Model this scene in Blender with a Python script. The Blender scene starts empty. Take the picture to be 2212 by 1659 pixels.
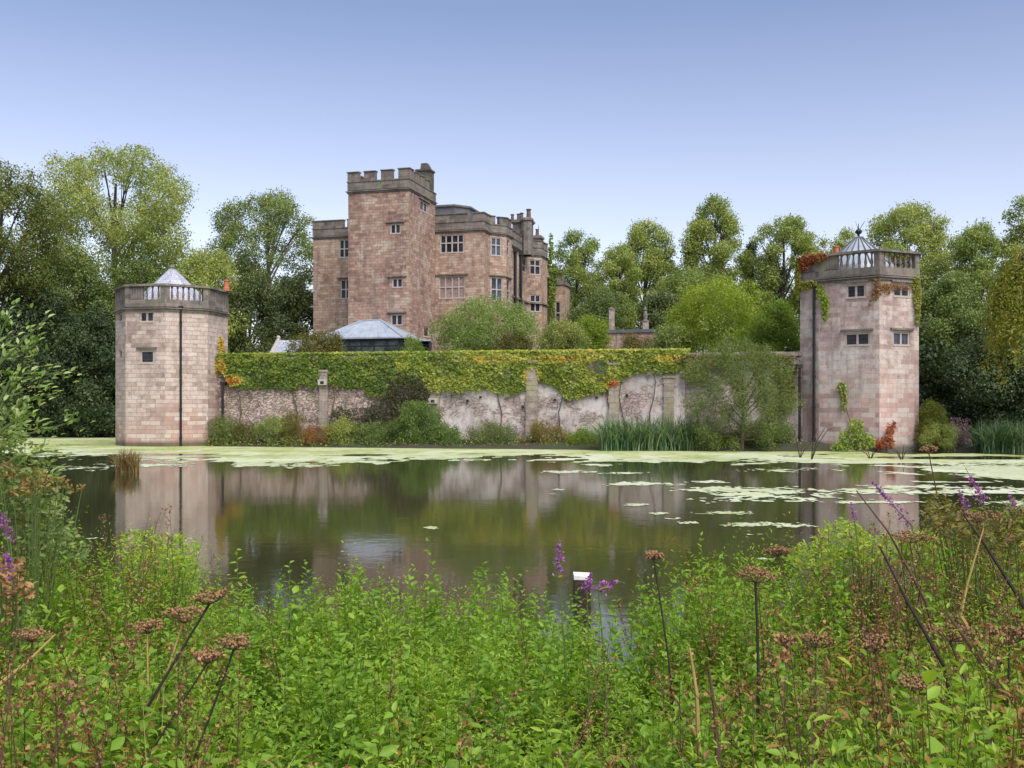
import bpy, math, random
import numpy as np
from mathutils import Vector

# ------------------------------------------------------------------ camera, world, sun, exposure
sc = bpy.context.scene
COL = sc.collection
F = 2250.0            # focal length in units of the 2212-wide picture
HZ = 885.0            # horizon row
H = 2.3               # eye height above the water
cam_d = bpy.data.cameras.new("camera"); cam = bpy.data.objects.new("camera", cam_d); COL.objects.link(cam)
cam_d.sensor_width = 36.0; cam_d.lens = 36.0 * F / 2212.0; cam_d.shift_y = (HZ - 829.5) / 2212.0
cam_d.clip_end = 6000; cam_d.clip_start = 0.05
cam.location = (0, 0, H); cam.rotation_euler = (math.radians(90), 0, 0)
sc.camera = cam
SUN_EL, SUN_AZ = 50.0, 150.0       # azimuth clockwise from +Y (north): sun behind the camera, to the right
w = bpy.data.worlds.new("World"); sc.world = w; w.use_nodes = True
nt = w.node_tree; bg = nt.nodes["Background"]
sky = nt.nodes.new("ShaderNodeTexSky"); sky.sky_type = 'NISHITA'; sky.sun_disc = False
sky.sun_elevation = math.radians(SUN_EL); sky.sun_rotation = math.radians(SUN_AZ)
sky.air_density = 1.0; sky.dust_density = 1.2; sky.ozone_density = 2.5; sky.altitude = 100
hs = nt.nodes.new("ShaderNodeHueSaturation"); hs.inputs['Saturation'].default_value = 0.62
nt.links.new(sky.outputs[0], hs.inputs['Color']); tn = nt.nodes.new("ShaderNodeMix"); tn.data_type = 'RGBA'; tn.blend_type = 'MULTIPLY'; tn.inputs[0].default_value = 1; tn.inputs[7].default_value = (1.03, .965, .965, 1)
nt.links.new(hs.outputs[0], tn.inputs[6])
# the sky is a deeper, greyer blue a little above the horizon and stays bright overhead and around the sun
tc = nt.nodes.new("ShaderNodeTexCoord"); sx = nt.nodes.new("ShaderNodeSeparateXYZ"); nt.links.new(tc.outputs['Generated'], sx.inputs[0])
rp = nt.nodes.new("ShaderNodeValToRGB"); cr = rp.color_ramp; cr.elements[0].position = 0.0; cr.elements[0].color = (.78, .77, .74, 1); cr.elements[1].position = .20; cr.elements[1].color = (.57, .58, .63, 1)
for p_, c_ in ((.36, (.36, .43, .54)), (.55, (.55, .6, .68)), (.8, (1.25, 1.2, 1.1))): e_ = cr.elements.new(p_); e_.color = (*c_, 1)
nt.links.new(sx.outputs[2], rp.inputs[0]); tn2 = nt.nodes.new("ShaderNodeMix"); tn2.data_type = 'RGBA'; tn2.blend_type = 'MULTIPLY'; tn2.inputs[0].default_value = 1
nt.links.new(tn.outputs[2], tn2.inputs[6]); nt.links.new(rp.outputs[0], tn2.inputs[7]); nt.links.new(tn2.outputs[2], bg.inputs['Color'])
bg.inputs['Strength'].default_value = 0.15
sd = bpy.data.lights.new("sun", 'SUN'); sun = bpy.data.objects.new("sun", sd); COL.objects.link(sun)
sd.energy = 1.7; sd.angle = math.radians(40); sd.color = (1.0, 0.95, 0.88)
az, el = math.radians(SUN_AZ), math.radians(SUN_EL)
to_sun = Vector((math.sin(az) * math.cos(el), math.cos(az) * math.cos(el), math.sin(el)))
sun.rotation_euler = (-to_sun).to_track_quat('-Z', 'Y').to_euler()
sc.view_settings.view_transform = 'Standard'; sc.view_settings.look = 'None'
sc.view_settings.exposure = 1.1; sc.view_settings.gamma = 1.0

# ------------------------------------------------------------------ helpers
def tag(o, label=None, cat=None, group=None, kind=None):
    if label: o["label"] = label
    if cat: o["category"] = cat
    if group: o["group"] = group
    if kind: o["kind"] = kind
    return o

def empty(name, loc, label, cat, group=None):
    o = bpy.data.objects.new(name, None); o.empty_display_size = 0.3
    COL.objects.link(o); o.location = loc
    return tag(o, label, cat, group)

def link(name, me, mat, parent=None):
    o = bpy.data.objects.new(name, me); COL.objects.link(o)
    me.materials.append(mat)
    if parent is not None:
        o.parent = parent
        o.matrix_parent_inverse.identity()
        o.location = -Vector(parent_world(parent))
    return o

def parent_world(p):
    v = Vector((0, 0, 0))
    while p is not None:
        v = v + p.location; p = p.parent
    return v

class MB:
    def __init__(s): s.v = []; s.f = []
    def poly(s, pts):
        n = len(s.v); s.v += [tuple(p) for p in pts]; s.f.append(tuple(range(n, n + len(pts))))
    def hexa(s, b, t):            # bottom ring / top ring, counter-clockwise from above
        n = len(s.v); k = len(b)
        s.v += [tuple(p) for p in b] + [tuple(p) for p in t]
        s.f.append(tuple(range(n + k - 1, n - 1, -1))); s.f.append(tuple(range(n + k, n + 2 * k)))
        for i in range(k):
            j = (i + 1) % k; s.f.append((n + i, n + j, n + k + j, n + k + i))
    def box(s, x0, x1, y0, y1, z0, z1):
        r = [(x0, y0), (x1, y0), (x1, y1), (x0, y1)]
        s.hexa([(a, b, z0) for a, b in r], [(a, b, z1) for a, b in r])
    def prism(s, ring2d, z0, z1):
        s.hexa([(a, b, z0) for a, b in ring2d], [(a, b, z1) for a, b in ring2d])
    def lathe(s, cx, cy, prof, n=12, a0=0.0):
        base = len(s.v)
        for (r, z) in prof:
            for i in range(n):
                a = a0 + 2 * math.pi * i / n; s.v.append((cx + r * math.cos(a), cy + r * math.sin(a), z))
        for k in range(len(prof) - 1):
            for i in range(n):
                j = (i + 1) % n
                s.f.append((base + k * n + i, base + k * n + j, base + (k + 1) * n + j, base + (k + 1) * n + i))
        s.f.append(tuple(base + i for i in range(n - 1, -1, -1)))
        s.f.append(tuple(base + (len(prof) - 1) * n + i for i in range(n)))
    def tube(s, pts, rad, n=6):
        base = len(s.v); m = len(pts)
        P = [Vector(p) for p in pts]
        for k in range(m):
            d = (P[min(k + 1, m - 1)] - P[max(k - 1, 0)])
            if d.length < 1e-6: d = Vector((0, 0, 1))
            d.normalize()
            a = d.cross(Vector((0, 1, 0)) if abs(d.y) < 0.9 else Vector((1, 0, 0))).normalized(); b = d.cross(a)
            r = rad[k] if hasattr(rad, '__len__') else rad
            for i in range(n):
                t = 2 * math.pi * i / n; q = P[k] + a * (r * math.cos(t)) + b * (r * math.sin(t)); s.v.append(tuple(q))
        for k in range(m - 1):
            for i in range(n):
                j = (i + 1) % n
                s.f.append((base + k * n + i, base + (k + 1) * n + i, base + (k + 1) * n + j, base + k * n + j))
        s.f.append(tuple(base + i for i in range(n))); s.f.append(tuple(base + (m - 1) * n + i for i in range(n - 1, -1, -1)))
    def build(s, name, mat, parent=None):
        me = bpy.data.meshes.new(name); me.from_pydata(s.v, [], s.f); me.update()
        return link(name, me, mat, parent)

def npmesh(name, V, Fq, tint=None, smooth=False):
    """V (n,3), Fq (m,k) faces of k corners, tint per face"""
    me = bpy.data.meshes.new(name)
    V = np.ascontiguousarray(V, dtype=np.float32); Fq = np.ascontiguousarray(Fq, dtype=np.int32)
    m, k = Fq.shape
    me.vertices.add(len(V)); me.vertices.foreach_set("co", V.ravel())
    me.loops.add(m * k); me.loops.foreach_set("vertex_index", Fq.ravel())
    me.polygons.add(m); me.polygons.foreach_set("loop_start", np.arange(0, m * k, k, dtype=np.int32))
    if smooth: me.polygons.foreach_set("use_smooth", np.ones(m, dtype=bool))
    if tint is not None:
        at = me.attributes.new("tint", 'FLOAT', 'FACE'); at.data.foreach_set("value", np.ascontiguousarray(tint, dtype=np.float32))
    me.update(calc_edges=True)
    return me

# pixel -> place
def P(px, py, d): return ((px - 1106.0) / F * d, d, H - (py - HZ) / F * d)
def dwater(py): return H * F / (py - HZ)

# plan helpers: a wall runs p0 -> p1, left to right as seen from outside
def seg(p0, p1):
    dx, dy = p1[0] - p0[0], p1[1] - p0[1]; L = math.hypot(dx, dy); return (dx / L, dy / L), (dy / L, -dx / L), L
def hit(p0, p1, px):
    (dx, dy), n, L = seg(p0, p1); k = (px - 1106.0) / F
    a = (k * p0[1] - p0[0]) / (dx - k * dy)
    return a, p0[1] + a * dy
def zat(py, y): return H - (py - HZ) / F * y

def offset_path(path, off, closed):
    out = []; n = len(path)
    for i in range(n):
        p = path[i]
        a = path[i - 1] if (closed or i > 0) else None
        b = path[(i + 1) % n] if (closed or i < n - 1) else None
        ns = []
        if a is not None: ns.append(seg(a, p)[1])
        if b is not None: ns.append(seg(p, b)[1])
        if len(ns) == 1: nx, ny = ns[0]; out.append((p[0] + nx * off, p[1] + ny * off)); continue
        mx, my = ns[0][0] + ns[1][0], ns[0][1] + ns[1][1]; l2 = mx * mx + my * my
        k = 2 * off / l2 if l2 > 1e-6 else 0
        out.append((p[0] + mx * k, p[1] + my * k))
    return out

def ring(mb, path, z0, z1, out, inn, closed=True, ztop_out=None):
    o = offset_path(path, out, closed); i = offset_path(path, -inn, closed); n = len(path)
    m = n if closed else n - 1
    zo = z1 if ztop_out is None else ztop_out
    for k in range(m):
        j = (k + 1) % n
        A, B, C, D = o[k], o[j], i[j], i[k]
        mb.poly([(A[0], A[1], z0), (B[0], B[1], z0), (B[0], B[1], zo), (A[0], A[1], zo)])
        mb.poly([(C[0], C[1], z0), (D[0], D[1], z0), (D[0], D[1], z1), (C[0], C[1], z1)])
        mb.poly([(A[0], A[1], zo), (B[0], B[1], zo), (C[0], C[1], z1), (D[0], D[1], z1)])
        mb.poly([(D[0], D[1], z0), (C[0], C[1], z0), (B[0], B[1], z0), (A[0], A[1], z0)])
    if not closed:
        for k, rev in ((0, 0), (n - 1, 1)):
            A, D = o[k], i[k]
            q = [(A[0], A[1], z0), (A[0], A[1], zo), (D[0], D[1], z1), (D[0], D[1], z0)]
            mb.poly(q[::-1] if rev else q)

def subpath(path, s0, s1):
    pts = []; acc = 0
    for k in range(len(path) - 1):
        (d, nn, L) = seg(path[k], path[k + 1])
        a, b = max(s0 - acc, 0), min(s1 - acc, L)
        if b > a:
            if not pts: pts.append((path[k][0] + d[0] * a, path[k][1] + d[1] * a))
            pts.append((path[k][0] + d[0] * b, path[k][1] + d[1] * b))
        acc += L
    return pts

def panel(mb, p0, p1, z0, z1, holes=(), rev=0.22):
    d, n, L = seg(p0, p1)
    hs_ = [h for h in holes if h[1] > 0 and h[0] < L]
    xs = sorted({0.0, L} | {min(max(v, 0), L) for h in hs_ for v in h[:2]})
    zs = sorted({z0, z1} | {v for h in hs_ for v in h[2:4]})
    def pt(a, z, r=0.0): return (p0[0] + d[0] * a - n[0] * r, p0[1] + d[1] * a - n[1] * r, z)
    for i in range(len(xs) - 1):
        for j in range(len(zs) - 1):
            ca, cz = (xs[i] + xs[i + 1]) / 2, (zs[j] + zs[j + 1]) / 2
            if any(h[0] < ca < h[1] and h[2] < cz < h[3] for h in hs_): continue
            mb.poly([pt(xs[i], zs[j]), pt(xs[i + 1], zs[j]), pt(xs[i + 1], zs[j + 1]), pt(xs[i], zs[j + 1])])
    for a0, a1, b0, b1 in [h[:4] for h in hs_]:
        mb.poly([pt(a0, b0), pt(a0, b0, rev), pt(a0, b1, rev), pt(a0, b1)])
        mb.poly([pt(a1, b0), pt(a1, b1), pt(a1, b1, rev), pt(a1, b0, rev)])
        mb.poly([pt(a0, b0), pt(a1, b0), pt(a1, b0, rev), pt(a0, b0, rev)])
        mb.poly([pt(a0, b1), pt(a0, b1, rev), pt(a1, b1, rev), pt(a1, b1)])

def obox(mb, p0, p1, a0, a1, z0, z1, out, inn):
    d, n, L = seg(p0, p1)
    def q(a, r): return (p0[0] + d[0] * a + n[0] * r, p0[1] + d[1] * a + n[1] * r)
    mb.prism([q(a0, out), q(a1, out), q(a1, -inn), q(a0, -inn)], z0, z1)

def window(parent, p0, p1, a0, a1, b0, b1, lights=2, transom=None, hood=True, glass=None, frame=None, leads=True, hoodw=0.25, label=None):
    glass = glass or M['glass']; frame = frame or M['frame_stone']
    mb = MB(); t = 0.11; r0, r1 = -0.05, 0.20          # frame set inside the reveal
    obox(mb, p0, p1, a0, a1, b0, b0 + t, 0.03, 0.2)    # sill projects
    obox(mb, p0, p1, a0, a1, b1 - t * 0.8, b1, r0, r1)
    for k in range(lights + 1):
        c = a0 + (a1 - a0) * k / lights; hw = t * 0.5
        c = min(max(c, a0 + hw), a1 - hw)
        obox(mb, p0, p1, c - hw, c + hw, b0 + t, b1 - t * 0.8, r0 - 0.003, r1)
    if transom:
        c = b0 + (b1 - b0) * transom; obox(mb, p0, p1, a0 + t, a1 - t, c - t * 0.45, c + t * 0.45, r0 - 0.006, r1)
    fr = mb.build('window', frame, parent)
    if label: fr['label'] = label
    g = MB(); obox(g, p0, p1, a0 + 0.01, a1 - 0.01, b0 + 0.02, b1 - 0.02, -0.12, 0.16); g.build('pane', glass, fr)
    if leads:
        l = MB(); n = max(2, int((b1 - b0) / 0.22)); m = lights * 2
        for k in range(1, n): z = b0 + (b1 - b0) * k / n; obox(l, p0, p1, a0 + t, a1 - t, z - .008, z + .008, -0.112, 0.118)
        for k in range(m): c = a0 + (a1 - a0) * (k + .5) / m; obox(l, p0, p1, c - .007, c + .007, b0 + t, b1 - t, -0.109, 0.119)
        l.build('glazing_bars', M['lead'], fr)
    if hood:
        h = MB(); obox(h, p0, p1, a0 - hoodw, a1 + hoodw, b1 + 0.10, b1 + 0.21, 0.13, 0.02)
        h.build('hood_mould', M['grey_stone'], parent)
    return fr

# ------------------------------------------------------------------ materials
M = {}
def nodes(name):
    m = bpy.data.materials.new(name); m.use_nodes = True; t = m.node_tree
    return m, t, t.nodes["Principled BSDF"]
def nn(t, kind, **kw):
    n = t.nodes.new(kind)
    for k, v in kw.items(): setattr(n, k, v)
    return n
def ma(t, op, a, b=None, c=None, clamp=False):
    n = t.nodes.new("ShaderNodeMath"); n.operation = op; n.use_clamp = clamp
    for i, x in enumerate((a, b, c)):
        if x is None: continue
        if isinstance(x, (int, float)): n.inputs[i].default_value = x
        else: t.links.new(x, n.inputs[i])
    return n.outputs[0]
def mix(t, fac, a, b, mode='MIX'):
    n = t.nodes.new("ShaderNodeMix"); n.data_type = 'RGBA'; n.blend_type = mode; n.clamp_factor = True
    for i, x in ((0, fac), (6, a), (7, b)):
        if isinstance(x, (int, float)): n.inputs[i].default_value = x
        elif isinstance(x, tuple): n.inputs[i].default_value = (*x[:3], 1)
        else: t.links.new(x, n.inputs[i])
    return n.outputs[2]
def ramp(t, fac, stops, interp='LINEAR'):
    n = t.nodes.new("ShaderNodeValToRGB"); cr = n.color_ramp; cr.interpolation = interp
    while len(cr.elements) > 1: cr.elements.remove(cr.elements[-1])
    cr.elements[0].position = stops[0][0]; cr.elements[0].color = (*stops[0][1], 1)
    for p, c in stops[1:]:
        e = cr.elements.new(p); e.color = (*c, 1)
    t.links.new(fac, n.inputs[0]); return n.outputs[0]
def noise(t, scale, detail=3, rough=0.55, vec=None, dist=0.0):
    n = t.nodes.new("ShaderNodeTexNoise"); n.inputs['Scale'].default_value = scale; n.inputs['Detail'].default_value = detail
    n.inputs['Roughness'].default_value = rough; n.inputs['Distortion'].default_value = dist
    if vec is not None: t.links.new(vec, n.inputs['Vector'])
    return n.outputs['Fac']
def wallvec(t):
    g = nn(t, "ShaderNodeNewGeometry"); ps = nn(t, "ShaderNodeSeparateXYZ"); ns = nn(t, "ShaderNodeSeparateXYZ")
    t.links.new(g.outputs['Position'], ps.inputs[0]); t.links.new(g.outputs['True Normal'], ns.inputs[0])
    u = ma(t, 'SUBTRACT', ma(t, 'MULTIPLY', ps.outputs[1], ns.outputs[0]), ma(t, 'MULTIPLY', ps.outputs[0], ns.outputs[1]))
    az_ = ma(t, 'ABSOLUTE', ns.outputs[2])
    u = ma(t, 'ADD', u, ma(t, 'MULTIPLY', ps.outputs[0], az_)); v = ma(t, 'ADD', ps.outputs[2], ma(t, 'MULTIPLY', ps.outputs[1], az_))
    c = nn(t, "ShaderNodeCombineXYZ"); t.links.new(u, c.inputs[0]); t.links.new(v, c.inputs[1])
    return c.outputs[0], g.outputs['Position'], ps.outputs[2]

def stone(name, cols, bw=0.62, bh=0.30, mortar=(.3, .26, .22), ms=0.012, patch=None, low=None, stain=None, bump=0.5, mfac=0.7, streak=0.35):
    m, t, b = nodes(name)
    vec, pos, z = wallvec(t)
    jit = nn(t, "ShaderNodeTexNoise"); jit.inputs['Scale'].default_value = 1.7; jit.inputs['Detail'].default_value = 2; t.links.new(pos, jit.inputs['Vector'])
    vm = nn(t, "ShaderNodeVectorMath", operation='MULTIPLY_ADD'); t.links.new(jit.outputs['Color'], vm.inputs[0]); vm.inputs[1].default_value = (.09, .045, 0); t.links.new(vec, vm.inputs[2])
    br = nn(t, "ShaderNodeTexBrick"); br.offset = .45; br.squash = 1.5; br.squash_frequency = 3
    t.links.new(vm.outputs[0], br.inputs['Vector'])
    br.inputs['Color1'].default_value = (0, 0, 0, 1); br.inputs['Color2'].default_value = (1, 1, 1, 1); br.inputs['Mortar'].default_value = (.5, .5, .5, 1)
    br.inputs['Scale'].default_value = 1; br.inputs['Mortar Size'].default_value = ms; br.inputs['Mortar Smooth'].default_value = .3
    br.inputs['Brick Width'].default_value = bw; br.inputs['Row Height'].default_value = bh
    n1 = noise(t, 0.35, 3, .6, pos)
    f = ma(t, 'ADD', ma(t, 'ADD', ma(t, 'MULTIPLY', br.outputs['Color'], 0.62), ma(t, 'MULTIPLY', noise(t, 1.6, 4, .7, pos), .5)), ma(t, 'MULTIPLY', ma(t, 'SUBTRACT', n1, .58), 1.3), clamp=True)
    k = len(cols) - 1
    col = ramp(t, f, [(i / k, c) for i, c in enumerate(cols)])
    n2 = noise(t, 3.0, 5, .7, pos); n3 = noise(t, 14.0, 3, .6, pos)
    col = mix(t, 1.0, col, ramp(t, n2, [(.28, (.55, .55, .57)), (.48, (.98, .98, .98)), (.75, (1.22, 1.2, 1.16))]), 'MULTIPLY')
    col = mix(t, 1.0, col, ramp(t, n3, [(.3, (.8, .8, .8)), (.7, (1.1, 1.1, 1.1))]), 'MULTIPLY')
    if patch:
        n4 = noise(t, 0.6, 4, .65, pos, .4); col = mix(t, ramp(t, n4, [(patch[1], (0, 0, 0)), (patch[1] + .1, (1, 1, 1))]), col, patch[0])
    if low:      # different stone in the lower courses
        lz = ma(t, 'ADD', z, ma(t, 'MULTIPLY', ma(t, 'SUBTRACT', noise(t, .5, 3, .6, pos), .5), 7.0))
        lf = ma(t, 'MULTIPLY', ma(t, 'SUBTRACT', low[1], lz), .5, clamp=True)
        col = mix(t, ma(t, 'MULTIPLY', lf, low[2]), col, ramp(t, ma(t, 'ADD', ma(t, 'MULTIPLY', br.outputs['Color'], .8), ma(t, 'MULTIPLY', n2, .3)), [(.0, tuple(c * .68 for c in low[0])), (.4, low[0]), (.6, (low[0][0] * 1.1, low[0][1] * 1.2, low[0][2] * 1.2)), (.85, cols[3])]))
    if stain:
        mp = nn(t, "ShaderNodeMapping"); mp.inputs['Scale'].default_value = (2.2, .22, 1); t.links.new(vec, mp.inputs[0])
        sn = noise(t, 1.0, 4, .65, mp.outputs[0])
        col = mix(t, ma(t, 'MULTIPLY', ramp(t, sn, [(.48, (0, 0, 0)), (.72, (1, 1, 1))]), streak), col, stain)
        # damp, weed-stained foot just above the water
        wl = ma(t, 'MULTIPLY', ma(t, 'SUBTRACT', ma(t, 'ADD', .32, ma(t, 'MULTIPLY', n2, .25)), z), 4.0, clamp=True)
        col = mix(t, ma(t, 'MULTIPLY', wl, .8), col, (.06, .065, .035))
    col = mix(t, ma(t, 'MULTIPLY', br.outputs['Fac'], mfac), col, mortar)
    t.links.new(col, b.inputs['Base Color']); b.inputs['Roughness'].default_value = .92
    b.inputs['Specular IOR Level'].default_value = .25
    bp = nn(t, "ShaderNodeBump"); bp.inputs['Strength'].default_value = bump; bp.inputs['Distance'].default_value = .04
    hgt = ma(t, 'ADD', ma(t, 'MULTIPLY', ma(t, 'SUBTRACT', 1.0, br.outputs['Fac']), .6), ma(t, 'MULTIPLY', n3, .7))
    t.links.new(hgt, bp.inputs['Height']); t.links.new(bp.outputs[0], b.inputs['Normal'])
    M[name] = m; return m

def rubble(name, cols, mortar, scale=2.6, render=None, rfrac=.5, moss=None):
    m, t, b = nodes(name); vec, pos, z = wallvec(t)
    jit = nn(t, "ShaderNodeTexNoise"); jit.inputs['Scale'].default_value = 3; t.links.new(pos, jit.inputs['Vector'])
    vm = nn(t, "ShaderNodeVectorMath", operation='MULTIPLY_ADD'); t.links.new(jit.outputs['Color'], vm.inputs[0]); vm.inputs[1].default_value = (.12, .12, 0); t.links.new(vec, vm.inputs[2])
    mp = nn(t, "ShaderNodeMapping"); mp.inputs['Scale'].default_value = (.7, 1.5, 1); t.links.new(vm.outputs[0], mp.inputs[0])
    vo = nn(t, "ShaderNodeTexVoronoi", voronoi_dimensions='2D'); vo.inputs['Scale'].default_value = scale; t.links.new(mp.outputs[0], vo.inputs['Vector'])
    ve = nn(t, "ShaderNodeTexVoronoi", voronoi_dimensions='2D', feature='DISTANCE_TO_EDGE'); ve.inputs['Scale'].default_value = scale; t.links.new(mp.outputs[0], ve.inputs['Vector'])
    sx = nn(t, "ShaderNodeSeparateColor"); t.links.new(vo.outputs['Color'], sx.inputs[0])
    k = len(cols) - 1
    col = ramp(t, sx.outputs[0], [(i / k, c) for i, c in enumerate(cols)])
    edge = ramp(t, ve.outputs['Distance'], [(.02, (1, 1, 1)), (.09, (0, 0, 0))])
    col = mix(t, edge, col, mortar)
    hgt = ma(t, 'SUBTRACT', 1.0, edge)
    n2 = noise(t, 2.5, 5, .7, pos); n1 = noise(t, .45, 4, .65, pos, .6); n3 = noise(t, 12, 3, .6, pos)
    if render:
        rf = ramp(t, ma(t, 'ADD', ma(t, 'MULTIPLY', n1, .7), ma(t, 'MULTIPLY', n2, .3)), [(rfrac, (1, 1, 1)), (rfrac + .05, (0, 0, 0))])
        rc = ramp(t, noise(t, 1.1, 4, .6, pos), [(.3, render), (.55, tuple(c * .85 for c in render)), (.75, (render[0] * .9, render[1] * .66, render[2] * .62))])
        col = mix(t, rf, col, rc); hgt = ma(t, 'MAXIMUM', ma(t, 'MULTIPLY', rf, 1.05), hgt)
    if moss:
        mf = ramp(t, noise(t, .8, 4, .7, pos), [(.5, (0, 0, 0)), (.68, (1, 1, 1))]); col = mix(t, ma(t, 'MULTIPLY', mf, .65), col, moss)
    mp2 = nn(t, "ShaderNodeMapping"); mp2.inputs['Scale'].default_value = (1.8, .18, 1); t.links.new(vec, mp2.inputs[0])
    sn = noise(t, 1.0, 4, .65, mp2.outputs[0]); col = mix(t, ma(t, 'MULTIPLY', ramp(t, sn, [(.5, (0, 0, 0)), (.72, (1, 1, 1))]), .4), col, (.12, .11, .09))
    col = mix(t, 1.0, col, ramp(t, n2, [(.25, (.6, .6, .6)), (.5, (1, 1, 1)), (.8, (1.15, 1.15, 1.15))]), 'MULTIPLY')
    t.links.new(col, b.inputs['Base Color']); b.inputs['Roughness'].default_value = .95; b.inputs['Specular IOR Level'].default_value = .2
    bp = nn(t, "ShaderNodeBump"); bp.inputs['Strength'].default_value = .8; bp.inputs['Distance'].default_value = .06
    t.links.new(ma(t, 'ADD', hgt, ma(t, 'MULTIPLY', n3, .5)), bp.inputs['Height']); t.links.new(bp.outputs[0], b.inputs['Normal'])
    M[name] = m; return m

def plain(name, c, rough=.7, var=.25, scale=6, metal=0, spec=.4, bump=.15):
    m, t, b = nodes(name); g = nn(t, "ShaderNodeNewGeometry")
    n = noise(t, scale, 4, .6, g.outputs['Position'])
    col = ramp(t, n, [(.25, tuple(x * (1 - var) for x in c)), (.75, tuple(x * (1 + var) for x in c))])
    t.links.new(col, b.inputs['Base Color']); b.inputs['Roughness'].default_value = rough; b.inputs['Metallic'].default_value = metal
    b.inputs['Specular IOR Level'].default_value = spec
    bp = nn(t, "ShaderNodeBump"); bp.inputs['Strength'].default_value = bump; bp.inputs['Distance'].default_value = .02
    t.links.new(n, bp.inputs['Height']); t.links.new(bp.outputs[0], b.inputs['Normal'])
    M[name] = m; return m

def leaf(name, stops, trans=.35, rough=.5, nscale=.35, namp=.55, spec=.3):
    """stops: leaf colours from dark to light, driven by a per-leaf tint and a clump-sized noise of leaf age"""
    m, t, b = nodes(name); g = nn(t, "ShaderNodeNewGeometry")
    at = nn(t, "ShaderNodeAttribute", attribute_name="tint")
    n = noise(t, nscale, 2, .5, g.outputs['Position'])
    f = ma(t, 'ADD', at.outputs['Fac'], ma(t, 'MULTIPLY', ma(t, 'SUBTRACT', n, .5), namp), clamp=True)
    k = len(stops) - 1
    stops = [s if isinstance(s[0], (int, float)) and len(s) == 2 else (i / k, s) for i, s in enumerate(stops)]
    col = ramp(t, f, stops)
    t.links.new(col, b.inputs['Base Color']); b.inputs['Roughness'].default_value = rough; b.inputs['Specular IOR Level'].default_value = spec
    tr = nn(t, "ShaderNodeBsdfTranslucent"); tc = mix(t, 1.0, col, (1.5, 1.45, .55), 'MULTIPLY'); t.links.new(tc, tr.inputs['Color'])
    mx = nn(t, "ShaderNodeMixShader"); mx.inputs[0].default_value = trans
    t.links.new(b.outputs[0], mx.inputs[1]); t.links.new(tr.outputs[0], mx.inputs[2])
    out = [x for x in t.nodes if x.type == 'OUTPUT_MATERIAL'][0]; t.links.new(mx.outputs[0], out.inputs['Surface'])
    M[name] = m; return m

stone('castle_stone', [(0.189, 0.128, 0.102), (0.303, 0.195, 0.152), (0.366, 0.241, 0.188), (0.429, 0.314, 0.248), (0.530, 0.455, 0.368)], .50, .235, (.16, .115, .095), .016, patch=((.44, .37, .31), .565), stain=(.11, .09, .08), streak=.6)
stone('castle_stone_warm', [(0.223, 0.149, 0.115), (0.354, 0.238, 0.173), (0.433, 0.299, 0.218), (0.498, 0.379, 0.288), (0.471, 0.407, 0.333)], .50, .235, (.18, .13, .105), .016, patch=((.45, .38, .31), .575), stain=(.13, .105, .09), streak=.6)
stone('grey_stone', [(0.111, 0.099, 0.090), (0.170, 0.150, 0.131), (0.238, 0.202, 0.171), (0.204, 0.172, 0.153)], .7, .32, (.16, .14, .12), .012, patch=((.20, .20, .13), .56), stain=(.06, .055, .05), streak=.5)
stone('left_tower_stone', [(0.314, 0.239, 0.207), (0.426, 0.336, 0.291), (0.493, 0.399, 0.347), (0.538, 0.456, 0.403), (0.470, 0.342, 0.291)], .66, .27, (.24, .18, .15), .014, low=((.42, .25, .20), 3.2, .7), stain=(.2, .15, .13), mfac=.85, streak=.35)
stone('right_tower_stone', [(0.302, 0.218, 0.190), (0.426, 0.310, 0.280), (0.515, 0.414, 0.370), (0.560, 0.483, 0.437), (0.493, 0.437, 0.403)], .8, .27, (.36, .30, .28), .012, patch=((.30, .27, .25), .60), low=((.47, .29, .25), 4.8, .6), stain=(.17, .13, .12), mfac=.5, streak=.65)
rubble('rubble_stone', [(.20, .14, .12), (.40, .30, .26), (.54, .44, .38), (.34, .26, .22)], (.15, .11, .08), 4.4, moss=(.16, .15, .07))
rubble('rendered_stone', [(.26, .20, .18), (.36, .29, .26), (.40, .33, .28)], (.24, .20, .17), 3.6, render=(.58, .52, .48), rfrac=.50)
rubble('weathered_rubble', [(.22, .17, .15), (.34, .29, .25), (.42, .37, .32), (.3, .26, .23)], (.22, .19, .15), 3.6, render=(.44, .39, .37), rfrac=.45, moss=(.15, .15, .07))
stone('pier_stone', [(0.240, 0.192, 0.164), (0.336, 0.288, 0.238), (0.368, 0.320, 0.271)], .5, .34, (.25, .2, .17), .012, patch=((.30, .29, .16), .55), stain=(.15, .13, .1))
stone('outhouse_stone', [(.30, .24, .21), (.40, .33, .29), (.46, .39, .34)], .5, .26, (.3, .25, .2), .012, stain=(.15, .13, .1))
plain('frame_stone', (.42, .35, .31), .9, .2)
plain('pale_frame', (.40, .36, .33), .85, .15)
plain('weathered_pot', (.40, .13, .07), .85, .25)
plain('sooty_pot', (.13, .085, .075), .9, .3)
plain('iron', (.012, .012, .014), .5, .3, spec=.4)
plain('lead', (.06, .065, .075), .6, .2)
plain('dark_frame', (.02, .022, .028), .5, .2)
plain('roof_lead', (.30, .34, .39), .42, .3, 1.3, spec=.6)
plain('dark_lead', (.10, .105, .11), .7, .3, 2)
plain('bark', (.085, .065, .045), .95, .4, 5, bump=.8)
plain('pale_bark', (.16, .13, .10), .95, .3, 5, bump=.8)
plain('wet_wood', (.035, .022, .016), .6, .5, 18, bump=.9)
plain('bleached_wood', (.62, .60, .56), .8, .2, 20)
plain('dead_stem', (.10, .055, .03), .85, .4, 14)
plain('black_stem', (.03, .022, .016), .8, .4, 14)
plain('straw_stem', (.38, .26, .09), .85, .3, 14)
plain('green_stem', (.09, .13, .03), .7, .3, 14)
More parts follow.
